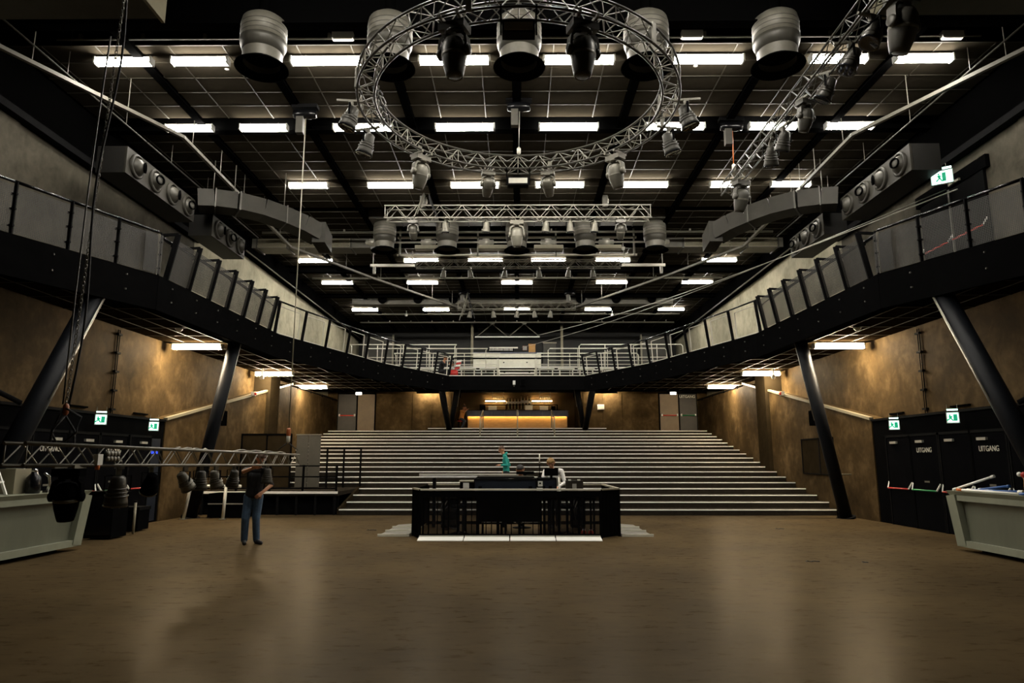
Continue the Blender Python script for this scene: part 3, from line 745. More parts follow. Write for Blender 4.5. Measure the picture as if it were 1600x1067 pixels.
# ================================================================ STAGE LAMPS
def moving_head(name, label, loc, rz, tilt, m='steel_dark', sc_=1.0, group='moving head lamps'):
    """base on top, yoke arms, tapered head hanging below (loc = hang point)"""
    t = thing(name, label, 'stage light', loc, rz, group); t.scale = (sc_,)*3
    MB().box(-.19, .19, -.12, .12, -.17, -.06).build('base', m, t, False)
    MB().lathe([(.13, -.17), (.13, -.2), (.1, -.21)], n=16).build('pan_bearing', m, t, False)
    for sx in (-1, 1):
        MB().cbox((sx*.13, 0, -.025), (.04, .42, .05)).build('mounting_bar', 'alu_dull', t, False)
        arm = [(.06, -.2), (.15, -.215), (.2, -.27), (.215, -.38), (.21, -.5), (.175, -.5), (.18, -.38), (.165, -.29), (.13, -.25), (.06, -.235)]
        vs = [(sx*x, y, z) for y in (-.065, .065) for x, z in arm]; q = len(arm)
        fs = [tuple(range(q)), tuple(range(2*q-1, q-1, -1))] + [((k+1) % q, k, q+k, q+(k+1) % q) for k in range(q)]
        MB().add(vs, fs).build('yoke_arm', m, t, False)
        MB().lathe([(.075, sx*.165), (.075, sx*.225), (.05, sx*.24)], (0, 0, -.46), 12, 'x').build('tilt_hub', m, t, False)
    M = Matrix.Rotation(tilt, 3, 'X'); c = (0, 0, -.46)
    hd = MB().lathe([(.05, .2), (.11, .18), (.15, .12), (.168, .03), (.17, -.08), (.155, -.18), (.125, -.3), (.11, -.35)], c, 20, M=M).build('lamp_head', m, t, False)
    MB().lathe([(.001, -.34), (.1, -.352), (.106, -.358), (.106, -.34)], c, 18, close=False, M=M).build('lens', 'lens', hd, False)
    MB().lathe([(.171, -.03), (.175, -.04), (.175, -.065), (.171, -.075)], c, 20, close=False, M=M).build('trim_ring', 'alu_dull', hd, False)
    return t
def par_can(name, label, loc, rz, tilt, m='alu_dull', sc_=1.0, group='par lamps on the trusses', led=False):
    t = thing(name, label, 'stage light', loc, rz, group); t.scale = (sc_,)*3
    MB().cbox((0, 0, -.04), (.05, .07, .09)).build('clamp', 'alu_dull', t, False)
    MB().cbox((0, 0, 0), (.035, .4, .03)).build('mounting_bar', 'alu_dull', t, False)
    y = MB()
    y.bar((-.13, 0, -.09), (.13, 0, -.09), .03, .008)
    y.bar((-.13, 0, -.09), (-.13, 0, -.26), .03, .008, (1, 0, 0)); y.bar((.13, 0, -.09), (.13, 0, -.26), .03, .008, (1, 0, 0))
    y.build('yoke', 'steel_dark', t, False)
    M = Matrix.Rotation(tilt, 3, 'X'); c = (0, 0, -.25)
    b = MB().lathe([(.05, .16), (.075, .14), (.085, .06), (.1, -.02), (.12, -.12), (.125, -.16)], c, 16, M=M).build('can', m, t, False)
    MB().lathe([(.128, -.15), (.128, -.175), (.1, -.165), (.001, -.16)], c, 16, close=False, M=M).build('lens', 'lens', b, False)
    if led:
        for k in range(7):
            a = 2*math.pi*k/6 if k else 0; rr = .07 if k else 0
            p = M @ Vector((rr*math.cos(a), rr*math.sin(a), -.17))
            MB().sphere((c[0]+p.x, c[1]+p.y, c[2]+p.z), .022, 8).build('led_lens', 'bar_top', b, False)
    for k in range(3): MB().lathe([(.09+.011*k, .03-.04*k), (.102+.011*k, .025-.04*k), (.09+.011*k, .01-.04*k)], c, 16, close=False, M=M).build('cooling_fin', m, b, False)
    return t
G1 = 'moving heads on the ring truss'
for a, tilt, lab in ((250, -.1, 'near left of the ring, top edge of the view'), (290, -.1, 'near right of the ring, top edge of the view'),
                     (138, .25, 'rear left of the ring, aimed down'), (42, .25, 'rear right of the ring, aimed down'),
                     (104, .75, 'far left of the ring before a ceiling lamp'), (76, .75, 'far right of the ring before a ceiling lamp')):
    x, y = RC[0]+2.91*math.cos(R(a)), RC[1]+2.91*math.sin(R(a))
    moving_head('moving_light', 'black moving head lamp on the ' + lab, (x, y, ZL-.01), R(a-90), tilt, 'truss_dark' if a > 200 else 'alu_dull', 1.15 if a > 200 else (1.0 if a in (138, 42) else .8), G1)
for a, lab in ((186, 'outer left side, upper'), (-6, 'outer right side, upper'), (166, 'outer left side, lower'), (14, 'outer right side, lower')):
    x, y = RC[0]+3.2*math.cos(R(a)), RC[1]+3.2*math.sin(R(a))
    par_can('par_lamp', 'grey flood lamp clamped to the ring truss, %s' % lab, (x, y, ZL), R(a-90), .3, 'duct_dull', 1.35, 'flood lamps on the ring')
for y, lab in ((RC[1]+2.9, 'far middle'), (RC[1]-2.9, 'near middle')):
    t = thing('strobe_light', 'flat strobe panel hanging from the %s of the ring' % lab, 'stage light', (RC[0], y, ZL-.3), group='strobe panels on the ring')
    MB().cbox((RC[0], y, ZL-.28), (.5, .2, .2)).build('strobe_body', 'steel_dark', t)
    MB().cbox((RC[0], y-.105, ZL-.28), (.44, .015, .13)).build('reflector', 'alu', t)
    for sx in (-1, 1):
        MB().cbox((RC[0]+sx*.27, y, ZL-.18), (.025, .05, .34)).build('bracket', 'steel_dark', t)
        MB().cbox((RC[0]+sx*.27, y, ZL-.01), (.03, .4, .04)).build('mounting_bar', 'steel_dark', t)
# cable bundle on the left of the ring
t = thing('cable_bundle', 'tangled black cables bundled on the left inside of the ring', 'cable', (RC[0]-2.7, RC[1]+.4, ZL))
for k in range(7):
    pts = [(RC[0]-2.75+.07*math.sin(k*2.1+i), RC[1]-.2+.14*i+.05*math.cos(k+i), ZL+.28-.11*math.sin(i*.8+k)) for i in range(10)]
    MB().path(pts, .018, 6).build('cable', 'rubber' if k % 2 else 'truss_dark', t)
# right truss lamps
for k, (y, lab, kind) in enumerate(((15.9, 'end', 'mh'), (13.9, 'second', 'par'), (13.2, 'third', 'par'), (12.1, 'fourth', 'mh'), (11.2, 'fifth', 'par'), (10.3, 'sixth', 'par'), (9.6, 'seventh', 'par'))):
    lb = 'lamp on the high right truss, %s from its far end' % (lab if k else 'first')
    if kind == 'mh': moving_head('moving_light', 'grey moving head ' + lb, (5.5, y, 8.5), .4, .35, 'duct_dull', 1.0 if k == 0 else .8, 'lamps on the high right truss')
    else: par_can('par_lamp', 'dark par ' + lb, (5.5, y, 8.5), -.6+.4*k, .5, 'truss_dark', 1.25, 'lamps on the high right truss', led=k in (1, 5))
moving_head('moving_light', 'large moving head at the top edge, apart from the right truss', (6.35, 10.2, 9.35), .4, .3, 'duct_dull', 1.3, 'moving head lamps')
# lamps on the cross trusses
G2 = 'lamps on the nearest straight truss'
for k, (x, kind) in enumerate(((-3.4, 'mh'), (-2.35, 'par'), (-1.0, 'par'), (-.0, 'MH'), (.95, 'par'), (1.75, 'par'), (2.55, 'par'), (3.4, 'mh'))):
    lb = '%s lamp from the left under the nearest straight truss' % ORD[k]
    if kind == 'par': par_can('par_lamp', 'small par, ' + lb, (x, 21.45, 9.5), .3*(-1)**k, .2, 'alu_dull', 1.05, G2)
    else: moving_head('moving_light', 'moving head, ' + lb, (x, 21.42, 9.5), 0, .55 if kind == 'mh' else .15, 'truss_dark' if kind == 'mh' else 'alu_dull', .85 if kind == 'mh' else 1.15, G2)
for k, x in enumerate((-3.0, -1.9, -.5, .9, 2.1, 3.1)):
    par_can('par_lamp', 'small dark par lamp, %s from the left under the middle truss' % ORD[k], (x, 27, 9.45), .4*(-1)**k, .3, 'alu_dull', 1.0, 'lamps on the middle truss')
for k, x in enumerate((-2.4, -1.2, 0, .9, 1.7)):
    par_can('par_lamp', 'small dark par lamp, %s from the left under the farthest truss' % ORD[k], (x, 34, 9.25), .4*(-1)**k, .3, 'alu_dull', 1.0, 'lamps on the farthest truss')
# cable drops
for k, (x, y, z0, z1, lab) in enumerate(((-2.95, 21.35, 10.5, 9.95, 'left of the nearest straight truss'), (-2.5, 34, 10.1, 9.2, 'left of the farthest truss'))):
    t = thing('cable_drop', 'looped power cables dropping at the ' + lab, 'cable', (x, y, z1), group='cable drops')
    for j in range(6):
        w = .12+.06*j; pts = [(x-w*math.sin(math.pi*i/12)*(1 if j % 2 else -1), y-.05*j, z0-(z0-z1+.12*j)*math.sin(math.pi*i/12)) for i in range(13)]
        MB().path(pts, .02, 6).build('cable', 'alu_dull' if j % 2 else 'rubber', t)
# lamps on the lowered truss
moving_head('moving_light', 'big black moving head under the near end of the lowered truss', (-5.18, 8.0, 1.66), .2, .12, 'black', .78, 'lamps on the lowered truss')
for k, (y, tl, m, lab) in enumerate(((8.95, .15, 'truss_dark', 'with a ring of leds beside the moving head'), (9.75, .6, 'black', 'hidden in the dark before the blue door'), (10.75, .6, 'alu_dull', 'tilted toward the white pipe'), (11.3, .1, 'truss_dark', 'hanging straight above the white pipes'), (11.85, .3, 'alu_dull', 'with a bell shaped hood near the man'), (12.6, .4, 'truss_dark', 'just left of the man in jeans'), (14.3, .1, 'duct_dull', 'beside the man in jeans'))):
    par_can('par_lamp', 'par lamp under the lowered truss ' + lab, (-5.15, y, 1.62), R(-30) if k in (2, 4) else R(40), tl, m, 1.15 if k == 0 else .9, 'lamps on the lowered truss', led=k == 0)
t = thing('dimmer_box', 'small connector box with round sockets strapped inside the lowered truss', 'box', (-5.1, 8.6, 1.75))
MB().cbox((-5.06, 8.55, 1.76), (.05, .3, .13)).build('box_body', 'steel_dark', t)
for i in range(4):
    for j in range(2): MB().lathe([(.03, -5.035), (.03, -5.0)], (0, 8.45+.07*i, 1.73+.06*j), 8, 'x').build('socket', 'alu_dull', t)
MB().cbox((-5.06, 8.33, 1.72), (.06, .1, .13)).build('plug', 'paper', t)
MB().lathe([(.025, 1.6), (.03, 1.66)], (-5.06, 8.33, 0), 8).build('plug_cap', 'orange', t)

# ================================================================ BALCONY RAILINGS
def wire_mesh(L, H, step=.034, w=.011):
    m = MB(); n = int(L/step)
    for i in range(n+1): x = -L/2+L*i/n; m.box(x-w/2, x+w/2, -.002, .002, -H/2, H/2)
    k = int(H/step)
    for i in range(k+1): z = -H/2+H*i/k; m.box(-L/2, L/2, -.004, .002, z-w/2, z+w/2)
    return m
def lerp2(a, b, t): return (a[0]+(b[0]-a[0])*t, a[1]+(b[1]-a[1])*t)
MW = {}
def mesh_panel(L, H):
    k = (round(L, 2), round(H, 2))
    if k not in MW: MW[k] = wire_mesh(*k).mesh('mesh_panel'); MW[k].materials.append(MATS['mesh_wire'])
    return MW[k]
for s, side in ((-1, 'left'), (1, 'right')):
    # A: near straight part, upright posts, wire mesh
    t = thing('mesh_railing', 'dark railing with wire mesh panels on the near %s balcony' % side, 'railing', (s*9.1, 13.5, 5.95))
    a, b = EDGE[0], EDGE[1]; pts = [lerp2(EDGE[0], EDGE[1], .15), lerp2(EDGE[0], EDGE[1], .58)]
    pts += [lerp2(EDGE[1], EDGE[2], q) for q in (0.0, .34, .67, 1.0)]
    for i, p in enumerate(pts):
        MB().bar((s*p[0], p[1], 5.95), (s*p[0], p[1], 7.0), .035, .06, (1, 0, 0)).build('post', 'steel_dark', t)
        for zz in (6.12, 6.45, 6.75): MB().cbox((s*p[0], p[1]-.03, zz), (.12, .05, .035)).build('bracket', 'steel_dark', t)
    for p, q in zip(pts, pts[1:]):
        L = math.dist(p, q); ang = math.atan2(q[1]-p[1], s*(q[0]-p[0]))
        piece(mesh_panel(L-.1, .92), 'mesh_panel', t, (s*(p[0]+q[0])/2, (p[1]+q[1])/2, 6.45), rot=(0, 0, ang))
        MB().tube((s*(p[0]+.06), p[1], 7.02), (s*(q[0]+.06), q[1], 7.02), .032, 10).build('handrail', 'black_gloss', t)
    # B: middle part, leaning posts with flag tops, wire mesh
    t = thing('flag_railing', 'railing of leaning posts with flag tops and mesh on the %s balcony' % side, 'railing', (s*8.35, 19, 5.95))
    pts = [lerp2(EDGE[2], EDGE[3], q) for q in (.1, .4, .7, 1.0)] + [lerp2(EDGE[3], EDGE[4], q) for q in (.28, .55, .8)]
    for i, p in enumerate(pts):
        top = (s*(p[0]-.22), p[1], 7.08)
        MB().bar((s*p[0], p[1], 5.95), top, .045, .13, (1, 0, 0)).build('post', 'steel_dark', t)
        MB().bar(top, (s*(p[0]+.28), p[1]-.05, 7.04), .05, .06).build('post_arm', 'steel_dark', t)
        MB().bar((s*(p[0]+.28), p[1]-.05, 7.04), (s*(p[0]-.08), p[1], 6.8), .03, .03).build('arm_stay', 'steel_dark', t)
        for zz in (6.2, 6.5, 6.8): MB().cbox((s*(p[0]-.04), p[1]+.07, zz), (.04, .05, .03)).build('bracket', 'steel_dark', t)
    for p, q in zip(pts, pts[1:]):
        L = math.dist(p, q); ang = math.atan2(q[1]-p[1], s*(q[0]-p[0]))
        piece(mesh_panel(L-.06, .95), 'mesh_panel', t, (s*((p[0]+q[0])/2-.1), (p[1]+q[1])/2, 6.47), rot=(-s*R(11), 0, ang))
        MB().tube((s*(p[0]+.2), p[1], 7.02), (s*(q[0]+.2), q[1], 7.02), .03, 10).build('handrail', 'black_gloss', t)
    p, q = EDGE[2], pts[0]
    piece(mesh_panel(.45, .92), 'mesh_panel', t, (s*(p[0]+.02), p[1]-.22, 6.45), rot=(0, 0, math.atan2(1, -s*.4)))
    MB().bar((s*8.42, 15.35, 5.95), (s*8.42, 15.35, 6.95), .03, .05, (1, 0, 0)).build('end_post', 'pipe_beige', t)
    # C: far part, leaning posts and pale inner frames
    t = thing('frame_railing', 'railing of black posts with pale inner frames on the far %s balcony' % side, 'railing', (s*6, 29, 5.95))
    E1, E2, E3 = lerp2(EDGE[3], EDGE[4], .92), EDGE[5], EDGE[6]
    pts = [E1] + [lerp2(EDGE[4], EDGE[5], q) for q in (.18, .38, .58, .78, 1.0)] + [lerp2(EDGE[5], EDGE[6], q) for q in (.25, .5, .75, 1.0)]
    for i, p in enumerate(pts):
        MB().bar((s*p[0], p[1], 5.95), (s*(p[0]-.16), p[1]-.08, 7.02), .04, .1, (1, 0, 0)).build('post', 'steel_dark', t)
    for i, (p, q) in enumerate(zip(pts, pts[1:])):
        MB().tube((s*(p[0]-.12), p[1]-.05, 7.04), (s*(q[0]-.12), q[1]-.05, 7.04), .032, 8).build('handrail', 'black_gloss', t)
        for (u, v) in ((.12, .0), (.9, .0)):
            c = lerp2(p, q, u); MB().bar((s*(c[0]+.06), c[1]+.03, 5.95), (s*(c[0]+.0), c[1], 6.92), .035, .035).build('frame_post', 'rail_pale', t)
        c, e = lerp2(p, q, .12), lerp2(p, q, .9)
        MB().bar((s*c[0], c[1], 6.93), (s*e[0], e[1], 6.93), .03, .03).build('frame_rail', 'rail_pale', t)
        MB().bar((s*(c[0]+.06), c[1]+.03, 6.0), (s*(e[0]+.06), e[1]+.03, 6.0), .03, .03).build('frame_rail', 'rail_pale', t)
# rails of the stand on the balcony
def hoop(name, label, x0, x1, y, z0, z1, mid=1, m='rail_pale', group='pale tube rails of the balcony stand'):
    t = thing(name, label, 'railing', ((x0+x1)/2, y, z0), group=group)
    MB().path([(x0, y, z0), (x0, y, z1-.1), (x0+.1, y, z1), (x1-.1, y, z1), (x1, y, z1-.1), (x1, y, z0)], .028, 8).build('hoop_rail', m, t)
    for k in range(mid):
        z = z0+(z1-z0)*(k+1)/(mid+1); MB().tube((x0, y, z), (x1, y, z), .02, 6).build('mid_rail', m, t)
    n = int(abs(x1-x0)/1.5)
    for k in range(1, n): MB().tube((x0+(x1-x0)*k/n, y, z0), (x0+(x1-x0)*k/n, y, z1), .02, 6).build('rail_post', m, t)
    return t
for s, side in ((-1, 'left'), (1, 'right')):
    for k, (xa, xb, y, z0, z1) in enumerate(((1.02, 3.45, 35.2, 5.98, 7.02), (1.0, 6.6, 36.75, 6.2, 7.42), (1.75, 8.4, 37.95, 6.5, 7.88), (3.6, 9.6, 39.1, 6.8, 8.3))):
        hoop('stand_rail', 'pale tube rail on the %s tier of the balcony stand, %s side' % (ORD[k] if k else 'front', side), s*xa, s*xb, y, z0, z1, 1)
    for k in range(4):
        t = thing('bench', 'small bench seat on the balcony stand, %s from the aisle on the %s' % (ORD[k], side), 'bench', (s*(1.6+1.1*k), 37.1, 6.2), group='bench seats on the balcony stand')
        MB().cbox((s*(1.6+1.1*k), 37.25, 6.62), (.9, .35, .06)).build('seat', 'white_paint', t)
        for q in (-1, 1): MB().cbox((s*(1.6+1.1*k)+q*.35, 37.25, 6.4), (.05, .3, .4)).build('leg', 'rail_pale', t)
t = thing('aisle_gate', 'low pale gate of two bars in the middle of the balcony front', 'gate', (0, 35.2, 5.98))
for z in (6.12, 6.3): MB().tube((-.92, 35.25, z), (.92, 35.25, z), .025, 8).build('bar', 'rail_pale', t)
for x in (-.92, .92): MB().tube((x, 35.25, 5.95), (x, 35.25, 6.32), .025, 8).build('post', 'rail_pale', t)
for x in (-.65, .65): MB().cbox((x, 35.23, 6.2), (.08, .04, .08)).build('clip', 'black', t)
MB().tube((-3.4, 35.15, 6.92), (3.4, 35.15, 6.92), .03, 8).build('dark_bar', 'steel_dark', t)
# rear mixing position on the balcony
t = thing('control_desk', 'long pale control counter at the back of the balcony stand', 'counter', (-.6, 41, 7.1))
MB().box(-2.65, 1.45, 40.9, 41.7, 7.1, 8.06).build('desk_body', 'white_paint', t)
MB().box(-2.68, 1.48, 40.84, 41.75, 8.06, 8.12).build('desk_top', 'bar_top', t)
for k in range(5): MB().box(-2.62+.82*k, -1.84+.82*k, 40.87, 40.9, 7.15, 7.7).build('front_panel', 'white_paint', t)
for x in (-.8, .6): MB().cbox((x, 40.86, 7.5), (.08, .04, .06)).build('latch', 'black', t)
MB().box(-2.65, 1.45, 40.85, 40.9, 7.71, 7.76).build('panel_strip', 'black', t)
t = thing('mixing_console', 'open mixing console with rows of faders on the balcony counter', 'console', (-1.0, 41.2, 8.12))
MB().prism_x([(40.95, 8.12), (40.95, 8.21), (41.6, 8.51), (41.6, 8.12)], -1.75, -.2).build('console_body', 'steel_dark', t)
o = MB()
for i in range(16):
    for j in range(4): o.cbox((-1.65+.09*i, 41.0+.13*j, 8.26+.06*j), (.05, .05, .03))
o = o.build('fader_caps', 'paper', t); o['kind'] = 'stuff'
MB().box(-1.7, .05, 41.55, 41.6, 8.48, 8.56).build('meter_bridge', 'alu', t)
t = thing('wooden_box', 'upright tan wooden box on the right end of the balcony counter', 'box', (1.0, 41.3, 8.12))
MB().box(.72, 1.12, 41.1, 41.5, 8.12, 8.66).build('box_body', 'wood_bar', t)
MB().box(.7, 1.14, 41.08, 41.52, 8.64, 8.68).build('box_lid', 'wood_bar', t)
t = thing('wall_box', 'small pinkish control box on the dark rear wall', 'box', (.45, 45.45, 9.0))
MB().box(.38, .68, 45.3, 45.5, 8.95, 9.25).build('box_body', 'skin', t); MB().box(.4, .66, 45.29, 45.3, 8.97, 9.23).build('box_cover', 'paper', t)
for s, side in ((-1, 'left'), (1, 'right')):
    t = thing('roof_post', 'pale round post at the back of the balcony stand, %s of the counter' % side, 'post', (s*2.8, 42, 7.1))
    MB().tube((s*2.8, 42, 7.1), (s*2.8, 42, 10.1), .085, 14).build('shaft', 'pipe_beige', t); MB().tube((s*2.8, 42, 10.02), (s*2.8, 42, 10.2), .12, 14).build('cap_plate', 'steel_dark', t)
    MB().tube((s*2.8, 42, 7.1), (s*2.8, 42, 7.14), .14, 14).build('foot_plate', 'steel_dark', t)
    t = thing('partition_board', 'grey wall panel with pale edge behind the %s of the balcony stand' % side, 'panel', (s*7.5, 44.6, 7.1))
    MB().box(s*8.2, s*10.2, 44.4, 44.5, 7.1, 9.75).build('panel_sheet', 'duct_dull', t); MB().box(s*8.12, s*8.22, 44.3, 44.5, 7.1, 9.85).build('panel_edge', 'pipe_beige', t)
t = thing('hanging_bar', 'white bar on V shaped stays above the balcony counter', 'bar', (-.6, 42, 9.25))
MB().cbox((-.6, 42, 9.27), (4.05, .08, .07)).build('long_bar', 'white', t)
for c in (-1.55, .45):
    for q in (-1, 1): MB().tube((c, 42, 10.1), (c+q*.95, 42, 9.3), .03, 6).build('stay', 'alu_dull', t)
    MB().cbox((c, 42, 10.15), (.3, .1, .14)).build('stay_clamp', 'alu_dull', t)
t = thing('electrical_cabinet', 'low dark cabinet with pale frame on the right of the balcony stand', 'cabinet', (1.9, 43.5, 7.1))
MB().box(1.7, 2.5, 43.2, 43.8, 7.1, 9.1).build('cabinet_body', 'duct_dull', t); MB().box(1.66, 2.54, 43.15, 43.2, 9.06, 9.14).build('cabinet_trim', 'pipe_beige', t)
t = thing('camera_box', 'small pale device bolted to the front of the middle balcony', 'device', (-.15, 34.8, 5.45))
MB().cbox((-.15, 34.8, 5.6), (.13, .1, .2)).build('casing', 'housing', t); MB().tube((-.15, 34.8, 5.5), (-.15, 34.8, 5.4), .025, 8).build('probe', 'alu_dull', t)
t = thing('fascia_speaker', 'small dark box bolted to the front of the middle balcony', 'speaker', (.35, 34.8, 5.4))
MB().cbox((.3, 34.78, 5.62), (.26, .16, .34)).build('cabinet', 'steel_dark', t); MB().cbox((.3, 34.69, 5.62), (.22, .02, .3)).build('grille', 'black_matte', t)

# ================================================================ DOORS AND SIGNS
def push_bar(t, x, y0, y1, z, m, out):      # out = direction into the room along x
    MB().tube((x+out*.1, y0+.08, z), (x+out*.1, y1-.08, z), .02, 8).build('push_bar', m, t)
    for yy in (y0+.06, y1-.06):
        MB().bar((x, yy+(.1 if yy > (y0+y1)/2 else -.02), z+.17), (x+out*.1, yy, z), .025, .03).build('bar_arm', 'white', t)
nd = 0
for s, side in ((-1, 'left'), (1, 'right')):
    out = -s; X = s*10.2
    leaves = [(17.95, 19.05, 'red'), (16.75, 17.9, 'green'), (15.55, 16.65, 'red'), (14.4, 15.5, 'green'), (13.2, 14.3, 'red')]
    for k, (y0, y1, c) in enumerate(leaves):
        nd += 1
        t = thing('door_%d' % nd, 'black exit door with %s push bar, %s from the steps on the %s wall' % (c, ORD[k], side), None, (X, (y0+y1)/2, 0), kind='structure')
        MB().box(X, X-s*.045, y0+.01, y1-.01, .02, 2.3).build('door_leaf', 'door_black', t)
        fr = MB(); fr.box(X, X-s*.06, y0-.04, y0, 0, 2.36); fr.box(X, X-s*.06, y1, y1+.04, 0, 2.36); fr.box(X, X-s*.06, y0-.04, y1+.04, 2.31, 2.37)
        fr.build('door_frame', 'steel_dark', t)
        push_bar(t, X-s*.045, y0, y1, .97, c, out)
        MB().box(X-s*.045, X-s*.1, y0+.55, y0+.85, 2.14, 2.2).build('door_closer', 'alu', t)
        if c == 'green':
            text_mesh('UITGANG', 'lettering', 'rail_pale', .17, t, (X-s*.05, (y0+y1)/2+.0, 1.95), (R(90), 0, R(90)*-s), .85)
            MB().box(X-s*.045, X-s*.052, (y0+y1)/2-.1, (y0+y1)/2+.1, 1.16, 1.2).build('small_plate', 'alu_dull', t)
def exit_sign(label, loc, rz, w=.21, h=.21):
    """face looks along local -y"""
    t = thing('exit_sign', label, 'sign', loc, rz, 'lit green exit signs')
    MB().box(-w/2-.02, w/2+.02, 0, .05, -h/2-.02, h/2+.02).build('casing', 'housing', t, False)
    MB().box(-w/2, w/2, -.01, 0, -h/2, h/2).build('lit_face', 'exit_glow', t, False)
    MB().box(.005, .085, -.016, -.011, -h*.36, h*.36).build('door_symbol', 'exit_green', t, False)
    f = MB().lathe([(.02, -.016), (.02, -.011)], (-.06, 0, h*.27), 8, 'y')
    f.bar((-.07, -.014, h*.18), (-.04, -.014, -h*.08), .05, .004, (0, 1, 0)); f.bar((-.04, -.014, -h*.08), (-.0, -.014, -h*.34), .03, .004, (0, 1, 0))
    f.bar((-.05, -.014, -h*.08), (-.12, -.014, -h*.3), .03, .004, (0, 1, 0)); f.bar((-.07, -.014, h*.16), (-.005, -.014, h*.08), .025, .004, (0, 1, 0))
    f.build('running_symbol', 'exit_green', t, False)
    MB().box(-w/2, w/2, -.01, .06, h/2+.06, h/2+.09).build('lit_bar', 'exit_glow', t, False)
    for x in (-.1, .1): MB().tube((x, .03, h/2+.02), (x, .03, h/2+.2), .006, 5).build('hanger', 'alu_dull', t, False)
    return t
exit_sign('lit exit sign above the red barred doors by the right steps', (9.95, 18.2, 2.62), R(-25))
exit_sign('lit exit sign above the doors beside the thick right column', (9.9, 15.65, 2.66), R(-28))
exit_sign('lit exit sign above the doors beside the hanging chain', (-9.9, 16.25, 2.66), R(28))
exit_sign('lit exit sign above the blue doorway on the left wall', (-9.95, 18.75, 2.62), R(25))
exit_sign('lit exit sign above the double door on the right balcony', (10.1, 15.4, 8.33), R(-35), .42, .3)
# blue lit doorway on the left
t = thing('door_11', 'open doorway with dim blue light by the left end of the steps', None, (-10.2, 19.4, 0), kind='structure')
MB().box(-10.2, -10.17, 18.0, 19.6, .05, 2.3).build('opening', 'navy', t)
MB().box(-10.17, -10.165, 18.2, 19.5, 1.88, 1.95).build('blue_strip', 'blue_glow', t)
MB().box(-10.17, -10.1, 17.93, 18.0, 0, 2.36).build('door_frame', 'steel_dark', t)
MB().box(-10.17, -10.14, 18.0, 18.04, .1, 2.0).build('red_edge', 'red', t)
# balcony double door
for s, side in ((1, 'right'),):
    nd += 1
    t = thing('door_%d' % (nd+1), 'dark metal double door with red push bars on the %s balcony' % side, None, (s*10.68, 16, 5.9), kind='structure')
    for (y0, y1) in ((14.75, 15.98), (16.02, 17.2)):
        l = MB().box(s*10.62, s*10.69, y0, y1, 5.92, 8.25).build('door_leaf', 'steel_dark', t)
        push_bar(t, s*10.62, y0, y1, 6.95, 'red_glow', -s)
    MB().box(s*10.6, s*10.62, 15.97, 16.03, 5.92, 8.25).build('meeting_stile', 'alu_dull', t)
    MB().box(s*10.6, s*10.7, 14.6, 17.35, 8.25, 8.55).build('door_head', 'black', t)
    MB().box(s*10.55, s*10.6, 15.5, 15.9, 8.3, 8.36).build('door_closer', 'pipe_beige', t)
# doors in the back wall
for x0, x1, c, lab in ((8.0, 9.05, 'red', 'brown exit door with red bar in the back wall, right of the bar'), (9.08, 10.05, 'green', 'dark exit door with green bar beside the brown door at the back'),
                       (-10.05, -9.0, 'red', 'dark exit door with red bar in the back wall at far left'), (-8.98, -8.0, None, 'plain brown door in the back wall beside the far left exit')):
    nd += 1
    t = thing('door_%d' % (nd+1), lab, None, ((x0+x1)/2, 38.45, 3.24), kind='structure')
    MB().box(x0, x1, 38.38, 38.45, 3.26, 5.35).build('door_leaf', 'brown_door' if x0 in (8.0, -8.98) else 'door_dark', t)
    f = MB(); f.box(x0-.05, x0, 38.36, 38.47, 3.24, 5.42); f.box(x1, x1+.05, 38.36, 38.47, 3.24, 5.42); f.box(x0-.05, x1+.05, 38.36, 38.47, 5.35, 5.42); f.build('door_frame', 'black', t)
    if c:
        MB().tube((x0+.1, 38.3, 4.15), (x1-.1, 38.3, 4.15), .025, 8).build('push_bar', c if c == 'green' else 'red_glow', t)
        for x in (x0+.1, x1-.1): MB().cbox((x, 38.33, 4.17), (.06, .12, .12)).build('bar_bracket', 'white', t)
    if x0 == 9.08: text_mesh('UITGANG', 'lettering', 'rail_pale', .22, t, (9.55, 38.37, 5.2), (R(90), 0, 0), .9)
for x, lab in ((8.75, 'right of the bar'), (-8.9, 'left of the bar')):
    t = thing('exit_lamp', 'small lit white box over the doors in the back wall, ' + lab, 'lamp', (x, 38.2, 5.35), group='lit boxes over the back doors')
    MB().cbox((x, 38.25, 5.38), (.3, .1, .13)).build('lit_face', 'dot_glow', t); MB().cbox((x, 38.32, 5.38), (.34, .06, .17)).build('casing', 'housing', t)
t = thing('wall_notice', 'white square notice on the back wall right of the bar', 'notice', (4.7, 38.4, 4.6))
MB().box(4.51, 4.89, 38.42, 38.465, 4.48, 4.77).build('frame', 'white', t); MB().box(4.53, 4.87, 38.41, 38.42, 4.5, 4.75).build('sheet', 'paper', t)
# wall washers behind the V columns
for s, side in ((-1, 'left'), (1, 'right')):
    t = thing('wall_washer', 'slim warm light strip over the back wall, %s of the bar' % side, 'lamp', (s*5.0, 37.9, 5.45), group='warm strips over the back wall')
    MB().box(s*4.1, s*5.6, 38.0, 38.1, 5.36, 5.5).build('housing', 'black', t); MB().box(s*4.12, s*5.58, 38.1, 38.13, 5.44, 5.48).build('diffuser', 'tube_glow_low', t)

